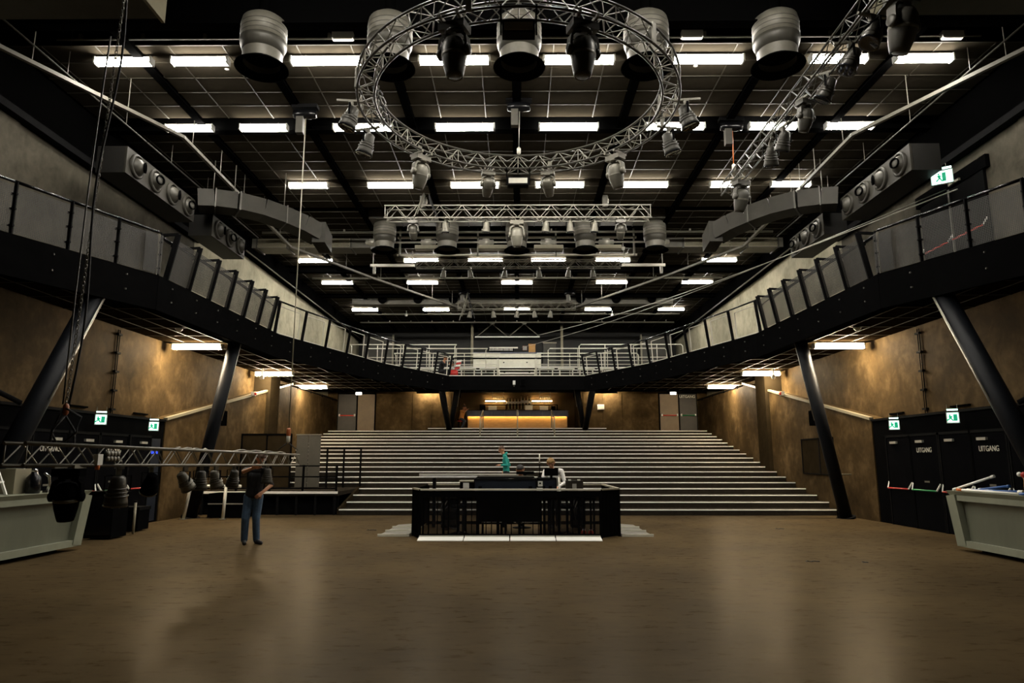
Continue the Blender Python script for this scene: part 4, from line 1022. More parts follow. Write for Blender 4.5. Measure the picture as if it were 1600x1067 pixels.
# ================================================================ THINGS ON THE SIDE WALLS
for s, side in ((-1, 'left'), (1, 'right')):
    t = thing('wall_speaker', 'small black loudspeaker on the sloped wall plinth, %s side' % side, 'speaker', (s*10.1, 23.0, 2.7), group='small loudspeakers on the plinths')
    MB().box(s*10.17, s*9.9, 22.8, 23.35, 2.85, 3.35).build('cabinet', 'black', t)
    MB().box(s*9.9, s*9.88, 22.84, 23.31, 2.9, 3.3).build('grille', 'black_matte', t)
    MB().box(s*10.17, s*10.05, 23.0, 23.1, 2.7, 2.86).build('bracket', 'steel_dark', t)
    t = thing('alarm_light', 'small red alarm light on the sloped capping, %s wall' % side, 'alarm', (s*10.1, 26, 4.2), group='red alarm lights')
    MB().cbox((s*10.08, 26.0, 4.2), (.12, .16, .14)).build('alarm_base', 'white', t); MB().sphere((s*10.02, 26, 4.2), .07, 10).build('alarm_dome', 'red_glow', t)
    t = thing('wall_camera', 'small pale camera hanging under the %s balcony by the second lamp' % side, 'camera', (s*9.95, 26.4, 4.8), group='small cameras under the balcony')
    MB().tube((s*9.95, 26.4, 5.2), (s*9.95, 26.4, 4.95), .03, 8).build('stem', 'white', t); MB().sphere((s*9.95, 26.4, 4.88), .09, 12).build('dome', 'white', t)
    t = thing('soffit_detector', 'small round detector on the soffit of the %s balcony' % side, 'detector', (s*9.2, 18.2, 5.2), group='soffit detectors')
    MB().lathe([(.08, 5.215), (.08, 5.19), (.05, 5.15), (.001, 5.14)], (s*9.2, 18.2, 0), 12).build('dome', 'white', t); MB().lathe([(.1, 5.225), (.1, 5.21)], (s*9.2, 18.2, 0), 12).build('collar', 'housing', t)
    t = thing('truss_pipe', 'thin dark cable tray on the %s end of the lower wall' % side, 'pipe', (s*10.1, 33, 3.5))
    MB().tube((s*10.14, 30.7, 5.0), (s*10.14, 38.4, 5.0), .03, 6).build('tray', 'steel_dark', t)
    for k in range(4): MB().cbox((s*10.16, 31.5+2*k, 5.0), (.06, .06, .14)).build('clip', 'steel_dark', t)
t = thing('access_hatch', 'framed flush hatch in the right wall beside the raking column', 'hatch', (10.15, 24, 1.6))
MB().box(10.17, 10.12, 22.3, 24.6, 1.25, 2.4).build('hatch_panel', 'brown_board', t)
for z in (1.22, 2.4): MB().box(10.17, 10.1, 22.25, 24.65, z, z+.04).build('hatch_trim', 'steel_dark', t)
for y in (22.25, 23.2, 24.6): MB().box(10.17, 10.1, y, y+.05, 1.22, 2.44).build('hatch_trim', 'steel_dark', t)
t = thing('hand_rail', 'black wall handrail beside the lower right steps', 'railing', (10.0, 21.2, .9))
MB().tube((10.05, 21.0, 1.28), (9.4, 21.0, 1.28), .02, 8).build('rail_bar', 'alu_dull', t); MB().tube((9.55, 21, 1.28), (9.55, 21, 0), .02, 8).build('rail_post', 'steel_dark', t)

# ================================================================ PLATFORM RAILINGS AND SCREENS
def frame_rail(name, label, y, x0, x1, z0, z1, n, zs, m='black'):
    t = thing(name, label, 'railing', ((x0+x1)/2, y, z0), group='black railings on the platform')
    for k in range(n+1):
        x = x0+(x1-x0)*k/n; MB().bar((x, y, z0), (x, y, z1), .06, .05).build('post', m, t)
    for z in zs: MB().bar((x0, y, z), (x1, y, z), .03, .04).build('rail', m, t)
    return t
frame_rail('guard_rail', 'black railing along the front edge of the low platform', 22.12, -10.0, -5.75, .72, 1.55, 4, (1.52, 1.18, .82))
frame_rail('guard_rail', 'taller black railing on the steps behind the low platform', 25.3, -6.95, -5.72, .72, 2.15, 2, (2.12, 1.5, .98))
t = thing('folding_screen', 'grey two leaf screen standing at the back of the low platform', 'screen', (-7.6, 25.2, .72))
MB().box(-8.05, -7.63, 25.15, 25.2, .74, 2.62).build('leaf', 'duct_dull', t); MB().box(-7.61, -7.18, 25.15, 25.2, .74, 2.6).build('leaf', 'duct_dull', t)
MB().box(-8.08, -7.15, 25.12, 25.23, 2.6, 2.64).build('top_trim', 'alu_dull', t)
t = thing('folding_screen', 'dark brown screen leaning beside the grey one on the platform', 'screen', (-9.2, 25.3, .72))
MB().box(-10.1, -8.3, 25.25, 25.3, .74, 2.62).build('leaf', 'brown_board', t); MB().box(-10.12, -8.28, 25.22, 25.33, 2.6, 2.66).build('top_trim', 'black', t)
for x in (-10.12, -9.2, -8.3): MB().box(x, x+.05, 25.22, 25.26, .72, 2.62).build('edge_trim', 'black', t)

# ================================================================ SOUND BOOTH
t = thing('booth_barrier', 'black octagonal barrier round the sound booth with bars and solid middle', 'barrier', (0, 17, 0))
BP = [(-2.40, 16.2), (-2.16, 15.6), (1.86, 15.6), (2.33, 16.1), (2.30, 18.8), (-2.40, 18.8)]
for k in range(5):
    a, b = BP[k], BP[k+1]
    MB().bar((a[0], a[1], 1.06), (b[0], b[1], 1.06), .07, .035).build('top_rail', 'rail_pale' if k in (1,) else 'pipe_beige', t)
    MB().bar((a[0], a[1], .06), (b[0], b[1], .06), .06, .08).build('bottom_rail', 'black', t)
    MB().bar((a[0], a[1], 0), (a[0], a[1], 1.06), .06, .06).build('corner_post', 'black', t)
MB().bar((-2.40, 18.8, 0), (-2.40, 18.8, 1.06), .06, .06).build('corner_post', 'black', t)
MB().bar((-2.16, 15.6, .96), (1.86, 15.6, .96), .05, .12).build('upper_rail', 'black', t)
MB().box(-.88, .55, 15.575, 15.6, .36, 1.0).build('solid_panel', 'black', t)
for x in (-.88, -.42, .05, .52):
    MB().box(x-.03, x+.03, 15.57, 15.61, .06, 1.0).build('panel_post', 'black', t)
for xa, xb in ((-2.12, -.9), (.56, 1.82)): MB().box(xa, xb, 15.615, 15.62, .1, 1.0).build('tinted_pane', 'tinted', t)
x = -2.1
while x < 1.83:
    if x < -.9 or x > .57:
        w = random.choice((.018, .03, .05)); MB().box(x, x+w, 15.585, 15.61, .08, 1.0).build('bar', 'black', t)
    else: MB().box(x, x+.02, 15.585, 15.61, .08, .4).build('bar', 'black', t)
    x += random.choice((.12, .16, .2))
for (a, b) in ((BP[0], BP[1]), (BP[2], BP[3]), (BP[3], BP[4]), (BP[5], BP[0])):
    L = math.dist(a, b); n = max(3, int(L/.12))
    if L < 1:
        MB().bar((a[0], a[1], .55), (b[0], b[1], .55), .02, .95).build('side_panel', 'black', t)
    for i in range(n):
        p = lerp2(a, b, (i+.5)/n); MB().bar((p[0], p[1], .08), (p[0], p[1], 1.05), .03, .03).build('bar', 'black', t)
for k in range(4):
    xa = -2.16+1.0*k
    t = thing('ramp_plate', 'pale low ramp plate on the floor before the booth, %s from the left' % ORD[k], 'ramp', (xa+.5, 15.2, 0), group='ramp plates around the booth')
    MB().prism_x([(15.12, 0), (15.12, .012), (15.5, .06), (15.5, 0)], xa+.01, xa+.985).build('plate', 'white', t)
    MB().box(xa+.01, xa+.985, 15.46, 15.52, .05, .075).build('plate_lip', 'alu', t)
for s, side, X in ((-1, 'left', -2.45), (1, 'right', 2.37)):
    for k in range(3):
        y0 = 16.0+.93*k
        t = thing('ramp_plate', 'grey ramp plate beside the booth on the %s, %s from the front' % (side, ORD[k]), 'ramp', (X, y0, 0), group='ramp plates around the booth')
        MB().hexa([(X, y0, 0), (X+s*.72, y0, 0), (X+s*.72, y0+.9, 0), (X, y0+.9, 0), (X, y0, .06), (X+s*.72, y0, .012), (X+s*.72, y0+.9, .012), (X, y0+.9, .06)] if s > 0 else
                  [(X-.72, y0, 0), (X, y0, 0), (X, y0+.9, 0), (X-.72, y0+.9, 0), (X-.72, y0, .012), (X, y0, .06), (X, y0+.9, .06), (X-.72, y0+.9, .012)]).build('plate', 'alu_dull', t)
        MB().box(X, X+s*.72, y0-.01, y0+.02, .0, .055).build('plate_rib', 'white_paint', t)
def flight_case(name, label, x0, x1, y0, y1, z0, z1, m='navy'):
    t = thing(name, label, 'case', ((x0+x1)/2, y0, z0), group='flight cases in the booth')
    MB().box(x0+.015, x1-.015, y0+.015, y1-.015, z0+.015, z1-.015).build('case_body', m, t)
    e = MB()
    for x in (x0, x1-.025):
        for y in (y0, y1-.025): e.box(x, x+.025, y, y+.025, z0, z1)
    for z in (z0, z1-.025):
        for x in (x0, x1-.025): e.box(x, x+.025, y0, y1, z, z+.025)
        for y in (y0, y1-.025): e.box(x0, x1, y, y+.025, z, z+.025)
    e.build('edge_trim', 'steel_dark', t)
    for x in (x0+.15, x1-.15): MB().cbox((x, y0, (z0+z1)/2), (.08, .012, .1)).build('latch', 'steel_dark', t)
    return t
t = thing('booth_table', 'black work table inside the sound booth', 'table', (0, 16.9, 0))
MB().box(-1.35, 1.85, 16.45, 17.3, .78, .83).build('table_top', 'black', t)
for x in (-1.3, -.3, .75, 1.78):
    for y in (16.5, 17.22): MB().box(x, x+.05, y, y+.05, 0, .78).build('leg', 'steel_dark', t)
flight_case('flight_case', 'long navy flight case in the middle of the booth desk', -1.02, .46, 16.4, 17.25, .83, 1.275)
t = thing('console_cover', 'raised black console lid on the long navy case', 'lid', (-.3, 16.7, 1.28))
MB().box(-.98, .42, 16.7, 17.2, 1.278, 1.3).build('lid_tray', 'black', t); MB().box(-.98, .42, 17.15, 17.2, 1.3, 1.33).build('lid_edge', 'alu_dull', t)
flight_case('flight_case', 'square navy flight case with labels at the right of the desk', .47, .93, 16.42, 17.2, .83, 1.29)
t = thing('case_label', 'white label with a black mark stuck on the square case', 'label', (.58, 16.4, 1.1))
MB().box(.49, .6, 16.405, 16.42, 1.1, 1.22).build('sheet', 'paper', t); MB().box(.52, .56, 16.4, 16.405, 1.15, 1.19).build('mark', 'black', t)
t = thing('case_label', 'lower torn white label on the square case', 'label', (.55, 16.4, 1.0))
MB().box(.44, .6, 16.405, 16.42, 1.0, 1.07).build('sheet', 'paper', t); MB().box(.46, .58, 16.4, 16.405, 1.02, 1.03).build('mark', 'duct_dull', t)
def monitor(name, label, x0, x1, y, z0, z1, tilt=0):
    t = thing(name, label, 'monitor', ((x0+x1)/2, y, z0))
    MB().box(x0, x1, y, y+.04, z0, z1).build('screen_back', 'black', t)
    MB().box(x0+.02, x1-.02, y+.04, y+.05, z0+.02, z1-.02).build('screen', 'black_gloss', t)
    MB().box((x0+x1)/2-.03, (x0+x1)/2+.03, y+.01, y+.06, z0-.12, z0).build('neck', 'black', t)
    MB().box((x0+x1)/2-.12, (x0+x1)/2+.12, y-.05, y+.12, z0-.13, z0-.115).build('foot', 'black', t)
monitor('monitor', 'black monitor seen from behind, before the person in white', .66, 1.0, 16.9, 1.33, 1.51)
monitor('monitor', 'low wide black screen before the dark haired person', -.02, .42, 17.22, 1.36, 1.43)
t = thing('desk_mast', 'slim mast with pale top standing on the booth desk', 'mast', (.55, 17.0, 1.29))
MB().tube((.55, 17.0, 1.29), (.55, 17.0, 1.62), .012, 8).build('lower_tube', 'black', t); MB().tube((.55, 17.0, 1.62), (.55, 17.0, 1.86), .014, 8).build('upper_tube', 'rail_pale', t); MB().cbox((.55, 17.0, 1.3), (.1, .1, .02)).build('foot', 'black', t)
t = thing('desk_mast', 'short pale pole beside the square navy case', 'mast', (1.02, 16.7, 0))
MB().tube((1.0, 16.7, 0), (1.0, 16.7, 1.3), .018, 8).build('tube', 'rail_pale', t); MB().cbox((1.0, 16.7, .02), (.2, .2, .03)).build('foot', 'black', t)
t = thing('light_bar', 'long white batten lying across the back of the booth', 'batten', (-1.2, 18.2, 1.2))
MB().box(-2.55, .05, 18.1, 18.3, 1.26, 1.35).build('batten_body', 'white', t); MB().box(-2.55, .05, 18.09, 18.1, 1.33, 1.36).build('batten_lip', 'white_paint', t)
for x in (-2.2, -.4): MB().box(x, x+.08, 18.12, 18.28, .0, 1.26).build('trestle', 'steel_dark', t)
t = thing('small_rack', 'small black rack with white paper at the left of the booth desk', 'rack', (-1.25, 16.5, .83))
MB().box(-1.35, -1.04, 16.4, 16.9, .83, 1.2).build('rack_body', 'black', t); MB().box(-1.37, -1.02, 16.38, 16.92, 1.2, 1.23).build('rack_lid', 'pipe_beige', t)
MB().box(-1.27, -1.13, 16.385, 16.4, 1.06, 1.18).build('paper_sheet', 'paper', t)
t = thing('open_laptop_case', 'open black case lid with a pale sticker at the right of the booth', 'case', (1.4, 16.7, .83))
MB().box(1.16, 1.58, 16.7, 16.78, .85, 1.23).build('case_lid', 'door_dark', t); MB().box(1.32, 1.42, 16.69, 16.7, 1.04, 1.15).build('sticker', 'alu', t)
for x in (1.26, 1.48): MB().box(x-.03, x+.03, 16.68, 16.8, 1.22, 1.25).build('hinge', 'rail_pale', t)
MB().box(1.12, 1.62, 16.5, 17.0, .83, .86).build('case_base', 'black', t)
# seats and gear seen through the bars
def stool(label, x, y, h=.62):
    t = thing('bar_stool', label, 'stool', (x, y, 0), group='stools inside the booth')
    MB().lathe([(.16, h), (.18, h+.03), (.17, h+.07), (.001, h+.08)], (x, y, 0), 14).build('seat', 'black', t)
    MB().tube((x, y, .1), (x, y, h), .03, 8).build('column', 'steel_dark', t)
    for k in range(4): a = k*math.pi/2+.4; MB().tube((x, y, .1), (x+.25*math.cos(a), y+.25*math.sin(a), .03), .02, 6).build('leg', 'steel_dark', t)
    MB().bar((x, y+.16, h+.1), (x, y+.2, h+.4), .3, .03, (1, 0, 0)).build('backrest', 'black', t)
stool('black swivel stool behind the left bars of the booth', -1.35, 16.15); stool('black stool behind the right bars of the booth', 1.15, 16.15)
for k, (x0, x1, lab) in enumerate(((-1.9, -1.5, 'left'), (1.35, 1.7, 'right'))):
    t = thing('equipment_rack', 'tall equipment rack with cables behind the %s bars of the booth' % lab, 'rack', ((x0+x1)/2, 17.6, 0), group='racks inside the booth')
    MB().box(x0, x1, 17.5, 18.0, .05, .95).build('rack_frame', 'black', t)
    for j in range(5): MB().box(x0+.02, x1-.02, 17.48, 17.5, .12+.16*j, .24+.16*j).build('rack_unit', 'steel_dark' if j % 2 else 'duct_dark', t)
    for j in range(3): MB().path([(x0+.1+.05*j, 17.45, .8-.1*j), (x0+.05*j, 17.3, .5), (x0+.1, 17.35, .2), (x0+.2+.05*j, 17.4, .05)], .012, 6).build('cable', 'alu_dull' if j == 1 else 'rubber', t)
for k, x in enumerate((1.5, 1.66)):
    t = thing('red_canister', 'small red canister on the booth floor, %s of two' % ('left' if k == 0 else 'right'), 'canister', (x, 15.9, 0), group='red canisters in the booth')
    MB().lathe([(.055, 0), (.06, .02), (.06, .12), (.03, .15)], (x, 15.9, 0), 12).build('body', 'red', t); MB().lathe([(.03, .15), (.03, .17), (.001, .175)], (x, 15.9, 0), 10).build('cap', 'white', t)
for k, (x0, x1) in enumerate(((-.8, -.35), (.12, .55))):
    t = thing('low_shelf', 'low shelf with pale edge under the booth desk, %s' % ('left' if k == 0 else 'right'), 'shelf', ((x0+x1)/2, 15.9, 0), group='low shelves under the booth desk')
    MB().box(x0, x1, 15.8, 16.2, .33, .36).build('shelf_board', 'rail_pale', t)
    for x in (x0, x1-.03): MB().box(x, x+.03, 15.8, 16.2, 0, .33).build('side', 'steel_dark', t)

# ================================================================ MOBILE COUNTERS
for s, side in ((-1, 'left'), (1, 'right')):
    t = thing('bar_counter', 'pale grey mobile bar counter with recessed front panel by the %s wall' % side, 'counter', (s*8.9, 11, 0))
    y0, y1 = 8.6, 13.75; xf, xb = s*8.52, s*9.3
    MB().prism([(xb, y0), (s*8.6, y0), (s*8.6, y1-.1), (xb, y1-.1)], .1, 1.08).build('body', 'counter', t)
    MB().hexa([(s*8.5, y0, 1.02), (xb, y0, 1.02), (xb, y1+.02, 1.02), (s*8.5, y1+.02, 1.02), (s*8.44, y0, 1.12), (xb, y0, 1.12), (xb, y1+.08, 1.12), (s*8.44, y1+.08, 1.12)] if s < 0 else
              [(xb, y0, 1.02), (s*8.5, y0, 1.02), (s*8.5, y1+.02, 1.02), (xb, y1+.02, 1.02), (xb, y0, 1.12), (s*8.44, y0, 1.12), (s*8.44, y1+.08, 1.12), (xb, y1+.08, 1.12)]).build('top', 'counter', t)
    MB().bar((s*8.56, y0, .14), (s*8.56, y1-.02, .14), .12, .12).build('frame_rail', 'counter', t)
    MB().bar((s*8.55, y1-.17, .1), (s*8.5, y1-.05, 1.04), .12, .26, (0, 1, 0)).build('frame_post', 'counter', t)
    MB().bar((s*8.53, y0, .99), (s*8.53, y1-.06, .99), .1, .1).build('frame_rail', 'counter', t)
    MB().box(s*8.6, s*8.59, y0, y1-.25, .2, .95).build('front_panel', 'counter_panel', t)
    MB().box(s*8.75, s*9.2, y0, y1-.35, 0, .1).build('plinth', 'black', t)
# things on the left counter
t = thing('folding_stand', 'white folding A frame stand on the left counter', 'stand', (-8.9, 11.9, 1.12))
for y in (11.72, 11.9):
    MB().bar((-8.75, y, 1.12), (-8.98, y, 1.62), .03, .04).build('front_leg', 'white', t); MB().bar((-9.15, y, 1.12), (-8.98, y, 1.62), .03, .04).build('rear_leg', 'white', t)
MB().bar((-8.85, 11.68, 1.34), (-8.85, 11.94, 1.34), .03, .03).build('cross_bar', 'white', t)
t = thing('carton', 'pale square carton behind the white stand on the left counter', 'box', (-9.0, 12.4, 1.12))
MB().box(-9.15, -8.85, 12.2, 12.6, 1.12, 1.56).build('carton_body', 'pipe_beige', t); MB().box(-9.16, -8.84, 12.38, 12.42, 1.555, 1.565).build('tape', 'paper', t)
t = thing('water_bottle', 'black flask with chrome neck on the left counter', 'bottle', (-8.75, 12.35, 1.12))
MB().lathe([(.11, 1.12), (.12, 1.14), (.12, 1.4), (.06, 1.47), (.05, 1.5)], (-8.72, 12.5, 0), 16).build('flask', 'black_gloss', t); MB().lathe([(.05, 1.5), (.055, 1.52), (.05, 1.55), (.001, 1.56)], (-8.72, 12.5, 0), 12).build('cap', 'chrome', t)
t = thing('hand_tool', 'chrome handled tool standing beside the black flask', 'tool', (-8.62, 12.75, 1.12))
MB().path([(-8.62, 12.75, 1.12), (-8.61, 12.78, 1.3), (-8.6, 12.72, 1.42), (-8.65, 12.66, 1.48)], .025, 8).build('handle', 'chrome', t); MB().cbox((-8.63, 12.75, 1.14), (.1, .1, .04)).build('foot', 'chrome', t)
t = thing('paper_sheet', 'curled white sheet lying on the left counter', 'paper', (-8.7, 13.2, 1.12))
MB().add([(-8.85, 13.0, 1.123), (-8.6, 13.0, 1.125), (-8.6, 13.2, 1.15), (-8.85, 13.2, 1.15), (-8.6, 13.4, 1.13), (-8.85, 13.4, 1.13), (-8.85, 13.0, 1.121), (-8.6, 13.0, 1.121), (-8.6, 13.4, 1.122), (-8.85, 13.4, 1.122)],
         [(0, 1, 2, 3), (3, 2, 4, 5), (7, 6, 9, 8)]).build('sheet', 'paper', t)
# things on the right counter
for k, (a, b, m, lab) in enumerate((((8.55, 13.75, 1.14), (8.8, 12.9, 1.42), 'white', 'white rod propped up on the end of the right counter'),
                                    ((8.5, 13.55, 1.15), (8.62, 11.9, 1.14), 'white', 'white and blue tube lying along the right counter'),
                                    ((8.6, 13.4, 1.15), (8.72, 12.1, 1.17), 'blue', 'blue tube lying beside the white one on the right counter'),
                                    ((8.75, 13.3, 1.16), (8.85, 12.6, 1.25), 'blue', 'short blue tube lying across the right counter'))):
    t = thing('light_tube', lab, 'tube', a, group='tubes on the right counter')
    A, B = Vector(a), Vector(b)
    MB().tube(A, B, .022, 8).build('tube_body', m, t); MB().tube(A, A.lerp(B, .08), .027, 8).build('end_cap', 'orange' if k == 1 else 'white', t); MB().tube(A.lerp(B, .92), B, .027, 8).build('end_cap', 'white' if k % 2 == 0 else 'blue', t)
t = thing('squeeze_bottle', 'tan bottle with red and white cap on the right counter', 'bottle', (8.75, 11.95, 1.12))
MB().lathe([(.04, 1.12), (.045, 1.2), (.035, 1.38), (.04, 1.42)], (8.72, 12.0, 0), 12).build('bottle_body', 'wood_bar', t); MB().sphere((8.7, 12.0, 1.46), .055, 12).build('cap', 'red', t); MB().sphere((8.66, 12.06, 1.47), .04, 10).build('cap_knob', 'white', t)
# clutter along the left wall
t = thing('equipment_cabinet', 'tall black box standing on the floor beside the left counter', 'cabinet', (-9.1, 15.5, 0))
MB().box(-9.45, -8.85, 15.3, 15.9, .03, 1.0).build('body', 'black', t); MB().box(-9.47, -8.83, 15.28, 15.92, 1.0, 1.03).build('lid', 'steel_dark', t); MB().box(-9.42, -8.88, 15.29, 15.3, .1, .92).build('door', 'black_gloss', t)
t = thing('equipment_case', 'low black case behind the tall black box on the left', 'case', (-9.6, 17.2, 0))
MB().box(-9.75, -9.2, 17.0, 17.5, .03, .55).build('body', 'black', t); MB().box(-9.77, -9.18, 16.98, 17.52, .5, .58).build('lid', 'steel_dark', t)
t = thing('roll_up_banner', 'thin pale tube leaning between the black cases on the left', 'tube', (-9.0, 16.5, 0))
MB().tube((-9.02, 16.5, 0), (-9.05, 16.55, .72), .03, 8).build('tube_body', 'pipe_beige', t); MB().tube((-9.05, 16.55, .72), (-9.05, 16.55, .76), .034, 8).build('tube_cap', 'steel_dark', t)
t = thing('tube_guard', 'white bent tube guard standing by the left platform', 'guard rail', (-9.1, 20.3, 0))
MB().path([(-9.72, 20.4, 0), (-9.6, 20.4, .82), (-9.55, 20.4, .92), (-9.45, 20.4, .95), (-8.1, 20.4, .95)], .045, 10).build('bent_tube', 'rail_pale', t)
MB().tube((-8.57, 20.4, 0), (-8.54, 20.4, .93), .045, 10).build('upright', 'rail_pale', t)
for x in (-9.72, -8.57): MB().tube((x, 20.4, 0), (x, 20.4, .02), .1, 12).build('foot_plate', 'alu_dull', t)
t = thing('stage_riser', 'low black riser with pale edge behind the white tube guard', 'riser', (-9.0, 21, 0))
MB().box(-9.25, -8.1, 20.9, 21.6, .02, .72).build('riser_body', 'black', t); MB().box(-9.25, -8.1, 20.88, 20.9, .4, .43).build('riser_edge', 'alu', t)
for x in (-9.2, -8.25): MB().box(x, x+.08, 20.95, 21.05, 0, .02).build('foot', 'rubber', t)
for k, (x, y, w, lab) in enumerate(((5.05, 12.2, .22, 'curled black tape scrap on the floor right of the booth'), (6.6, 17.8, .2, 'small black scrap on the floor near the right steps'), (-3.6, 17.4, .25, 'thin black scrap on the floor left of the booth'), (5.9, 12.1, .07, 'tiny dark scrap beside the curled tape'))):
    m = MB(); pts = [(x-w/2+w*i/6, y+.03*math.sin(i*1.9), .004+.012*abs(math.sin(i*1.4))) for i in range(7)]
    for i in range(6):
        a, b = pts[i], pts[i+1]; m.hexa([(a[0], a[1]-.02, 0.001), (b[0], b[1]-.02, 0.001), (b[0], b[1]+.02, 0.001), (a[0], a[1]+.02, 0.001), (a[0], a[1]-.02, a[2]), (b[0], b[1]-.02, b[2]), (b[0], b[1]+.02, b[2]), (a[0], a[1]+.02, a[2])])
    tag(m.build('tape_scrap', 'rubber'), lab, 'scrap', 'scraps on the floor')

# ================================================================ BAR
t = thing('drinks_bar', 'long wooden bar counter with dark top at the head of the steps', 'bar', (0, 39.5, 3.42))
MB().box(-2.85, 2.9, 39.6, 40.2, 3.42, 4.2).build('body', 'wood_bar', t)
for k in range(8): MB().box(-2.84+.715*k, -2.84+.715*k+.7, 39.56, 39.6, 3.44, 4.18).build('front_panel', 'wood_bar', t)
for k in range(8): MB().box(-2.9+.73*k, -2.9+.73*k+.722, 39.42, 40.25, 4.22, 4.46).build('top_block', 'bar_top', t)
MB().box(-2.92, 2.96, 39.4, 40.27, 4.46, 4.5).build('worktop', 'bar_top', t)
MB().box(-2.92, 2.96, 39.4, 39.425, 4.16, 4.24).build('front_lip', 'bar_top', t)
MB().box(-2.8, 2.85, 39.47, 39.5, 4.2, 4.215).build('light_strip', 'strip_glow', t)
t = thing('back_bar', 'back bar cabinet with shelf behind the wooden counter', 'cabinet', (0, 42, 3.42))
MB().box(-2.9, 2.9, 41.9, 42.38, 3.42, 4.66).build('cabinet_body', 'brown_door', t); MB().box(-2.95, 2.95, 41.85, 42.38, 4.66, 4.71).build('worktop', 'black', t)
MB().box(-2.3, 2.5, 42.0, 42.3, 5.02, 5.06).build('shelf', 'black', t)
for x in (-2.3, -.7, .7, 2.45): MB().box(x, x+.05, 42.0, 42.3, 4.71, 5.02).build('shelf_leg', 'black', t)
for k, (x0, x1, lab) in enumerate(((-1.95, -.75, 'left'), (.95, 2.15, 'right'))):
    t = thing('shelf_light', 'bright warm light strip behind the bottles, %s half of the bar' % lab, 'lamp', ((x0+x1)/2, 42.3, 5.28), group='warm strips behind the bar bottles')
    MB().box(x0, x1, 42.33, 42.39, 5.27, 5.31).build('diffuser', 'bar_glow', t); MB().box(x0-.03, x1+.03, 42.36, 42.4, 5.24, 5.34).build('housing', 'black', t)
    for q in range(6):
        x = x0+.5+.11*q
        g = thing('hanging_glass', 'upturned glass in the %s rack over the bar, %s from its left' % (lab, ORD[q]), 'glass', (x, 42.0, 5.12), group='glasses hanging over the bar')
        MB().lathe([(.04, 5.12), (.05, 5.2), (.045, 5.3), (.008, 5.34)], (x, 42.0, 0), 10).build('bowl', 'bottle_clear', g)
        MB().lathe([(.008, 5.34), (.008, 5.48), (.04, 5.49)], (x, 42.0, 0), 8).build('stem', 'bottle_clear', g)
    t = thing('glass_rack', 'ceiling hung glass rack over the %s half of the bar' % lab, 'rack', ((x0+x1)/2, 42.0, 5.5), group='glass racks over the bar')
    MB().box(x0+.42, x1-.05, 41.9, 42.1, 5.49, 5.515).build('rack_frame', 'steel_dark', t)
    for x in (x0+.45, x1-.1): MB().tube((x, 42.0, 5.51), (x, 42.0, 5.84), .015, 6).build('rod', 'alu_dull', t)
for k, x in enumerate((-2.2, -.75, .75, 2.2)):  # lamps added to brighten the bar recess, no such fitting known there
    t = thing('bar_fill_lamp', 'small round fill lamp added in the ceiling over the bar, %s from the left' % ORD[k], 'lamp', (x, 40.9, 5.75), group='added fill lamps over the bar')
    MB().lathe([(.11, 5.84), (.11, 5.72), (.1, 5.72), (.1, 5.82)], (x, 40.9, 0), 16, close=False).build('housing', 'black', t); MB().lathe([(.001, 5.81), (.1, 5.81)], (x, 40.9, 0), 16, close=False).build('diffuser', 'bar_glow', t)
for k in range(16):
    x = -.62+.098*k; hh = .4 if k < 9 else (.56 if k in (9, 10, 12, 13) else .48)
    t = thing('bottle', 'liquor bottle on the bar shelf, number %s from the left of sixteen' % (ORD+['thirteenth', 'fourteenth', 'fifteenth', 'sixteenth'])[k], 'bottle', (x, 42.1, 5.06), group='bottles on the bar shelf')
    m = ('bottle_amber', 'bottle_clear', 'glass_bottle', 'bottle_clear')[k % 4]
    MB().lathe([(.034, 5.06), (.036, 4.78), (.036, 5.06+hh*.6), (.014, 5.06+hh*.75), (.013, 5.06+hh)], (x, 42.1, 0), 10).build('bottle_glass', m, t)
    MB().lathe([(.036, 5.06+hh*.15), (.0375, 5.06+hh*.16), (.0375, 5.06+hh*.45), (.036, 5.06+hh*.46)], (x, 42.1, 0), 10, close=False).build('bottle_label', 'paper', t)
    MB().lathe([(.016, 5.06+hh*.92), (.016, 5.06+hh), (.001, 5.065+hh)], (x, 42.1, 0), 8).build('bottle_cap', 'black', t)
for k, (x0, x1, z0, z1, m, lab) in enumerate(((-1.75, -1.25, 4.7, 4.95, 'paper', 'white box under the left glass rack of the bar'), (.5, .95, 4.7, 5.0, 'paper', 'cream box right of the middle of the bar'), (1.4, 1.9, 4.7, 4.95, 'paper', 'white box under the right glass rack of the bar'), (-2.25, -1.95, 4.7, 4.98, 'black', 'dark coffee machine at the left of the bar'), (2.1, 2.35, 4.7, 4.96, 'black', 'dark machine at the right of the bar'))):
    t = thing('bar_box', lab, 'box', ((x0+x1)/2, 41.9, 4.71), group='boxes on the back bar')
    MB().box(x0, x1, 41.88, 42.1, 4.71, z1).build('body', m, t); MB().box(x0-.01, x1+.01, 41.87, 42.11, z1-.03, z1).build('lid', m if m != 'black' else 'steel_dark', t)
for k, x in enumerate((-1.9, 0.02, 1.92)):
    t = thing('stair_handrail', 'pale metal handrail down the top steps, %s of three before the bar' % ('left', 'middle', 'right')[k], 'railing', (x, 36.5, 3), group='handrails on the top steps')
    MB().path([(x, 35.3, 2.88), (x, 35.3, 3.75), (x, 35.4, 3.85), (x, 38.1, 4.42), (x, 38.3, 4.42), (x, 38.4, 4.3), (x, 38.4, 3.42)], .03, 8).build('rail_tube', 'pipe_beige', t)
    MB().tube((x, 36.9, 3.24), (x, 36.9, 4.16), .025, 8).build('rail_post', 'pipe_beige', t)
    if k == 1: MB().cbox((x, 38.2, 4.3), (.1, .05, .3)).build('rail_notice', 'paper', t)

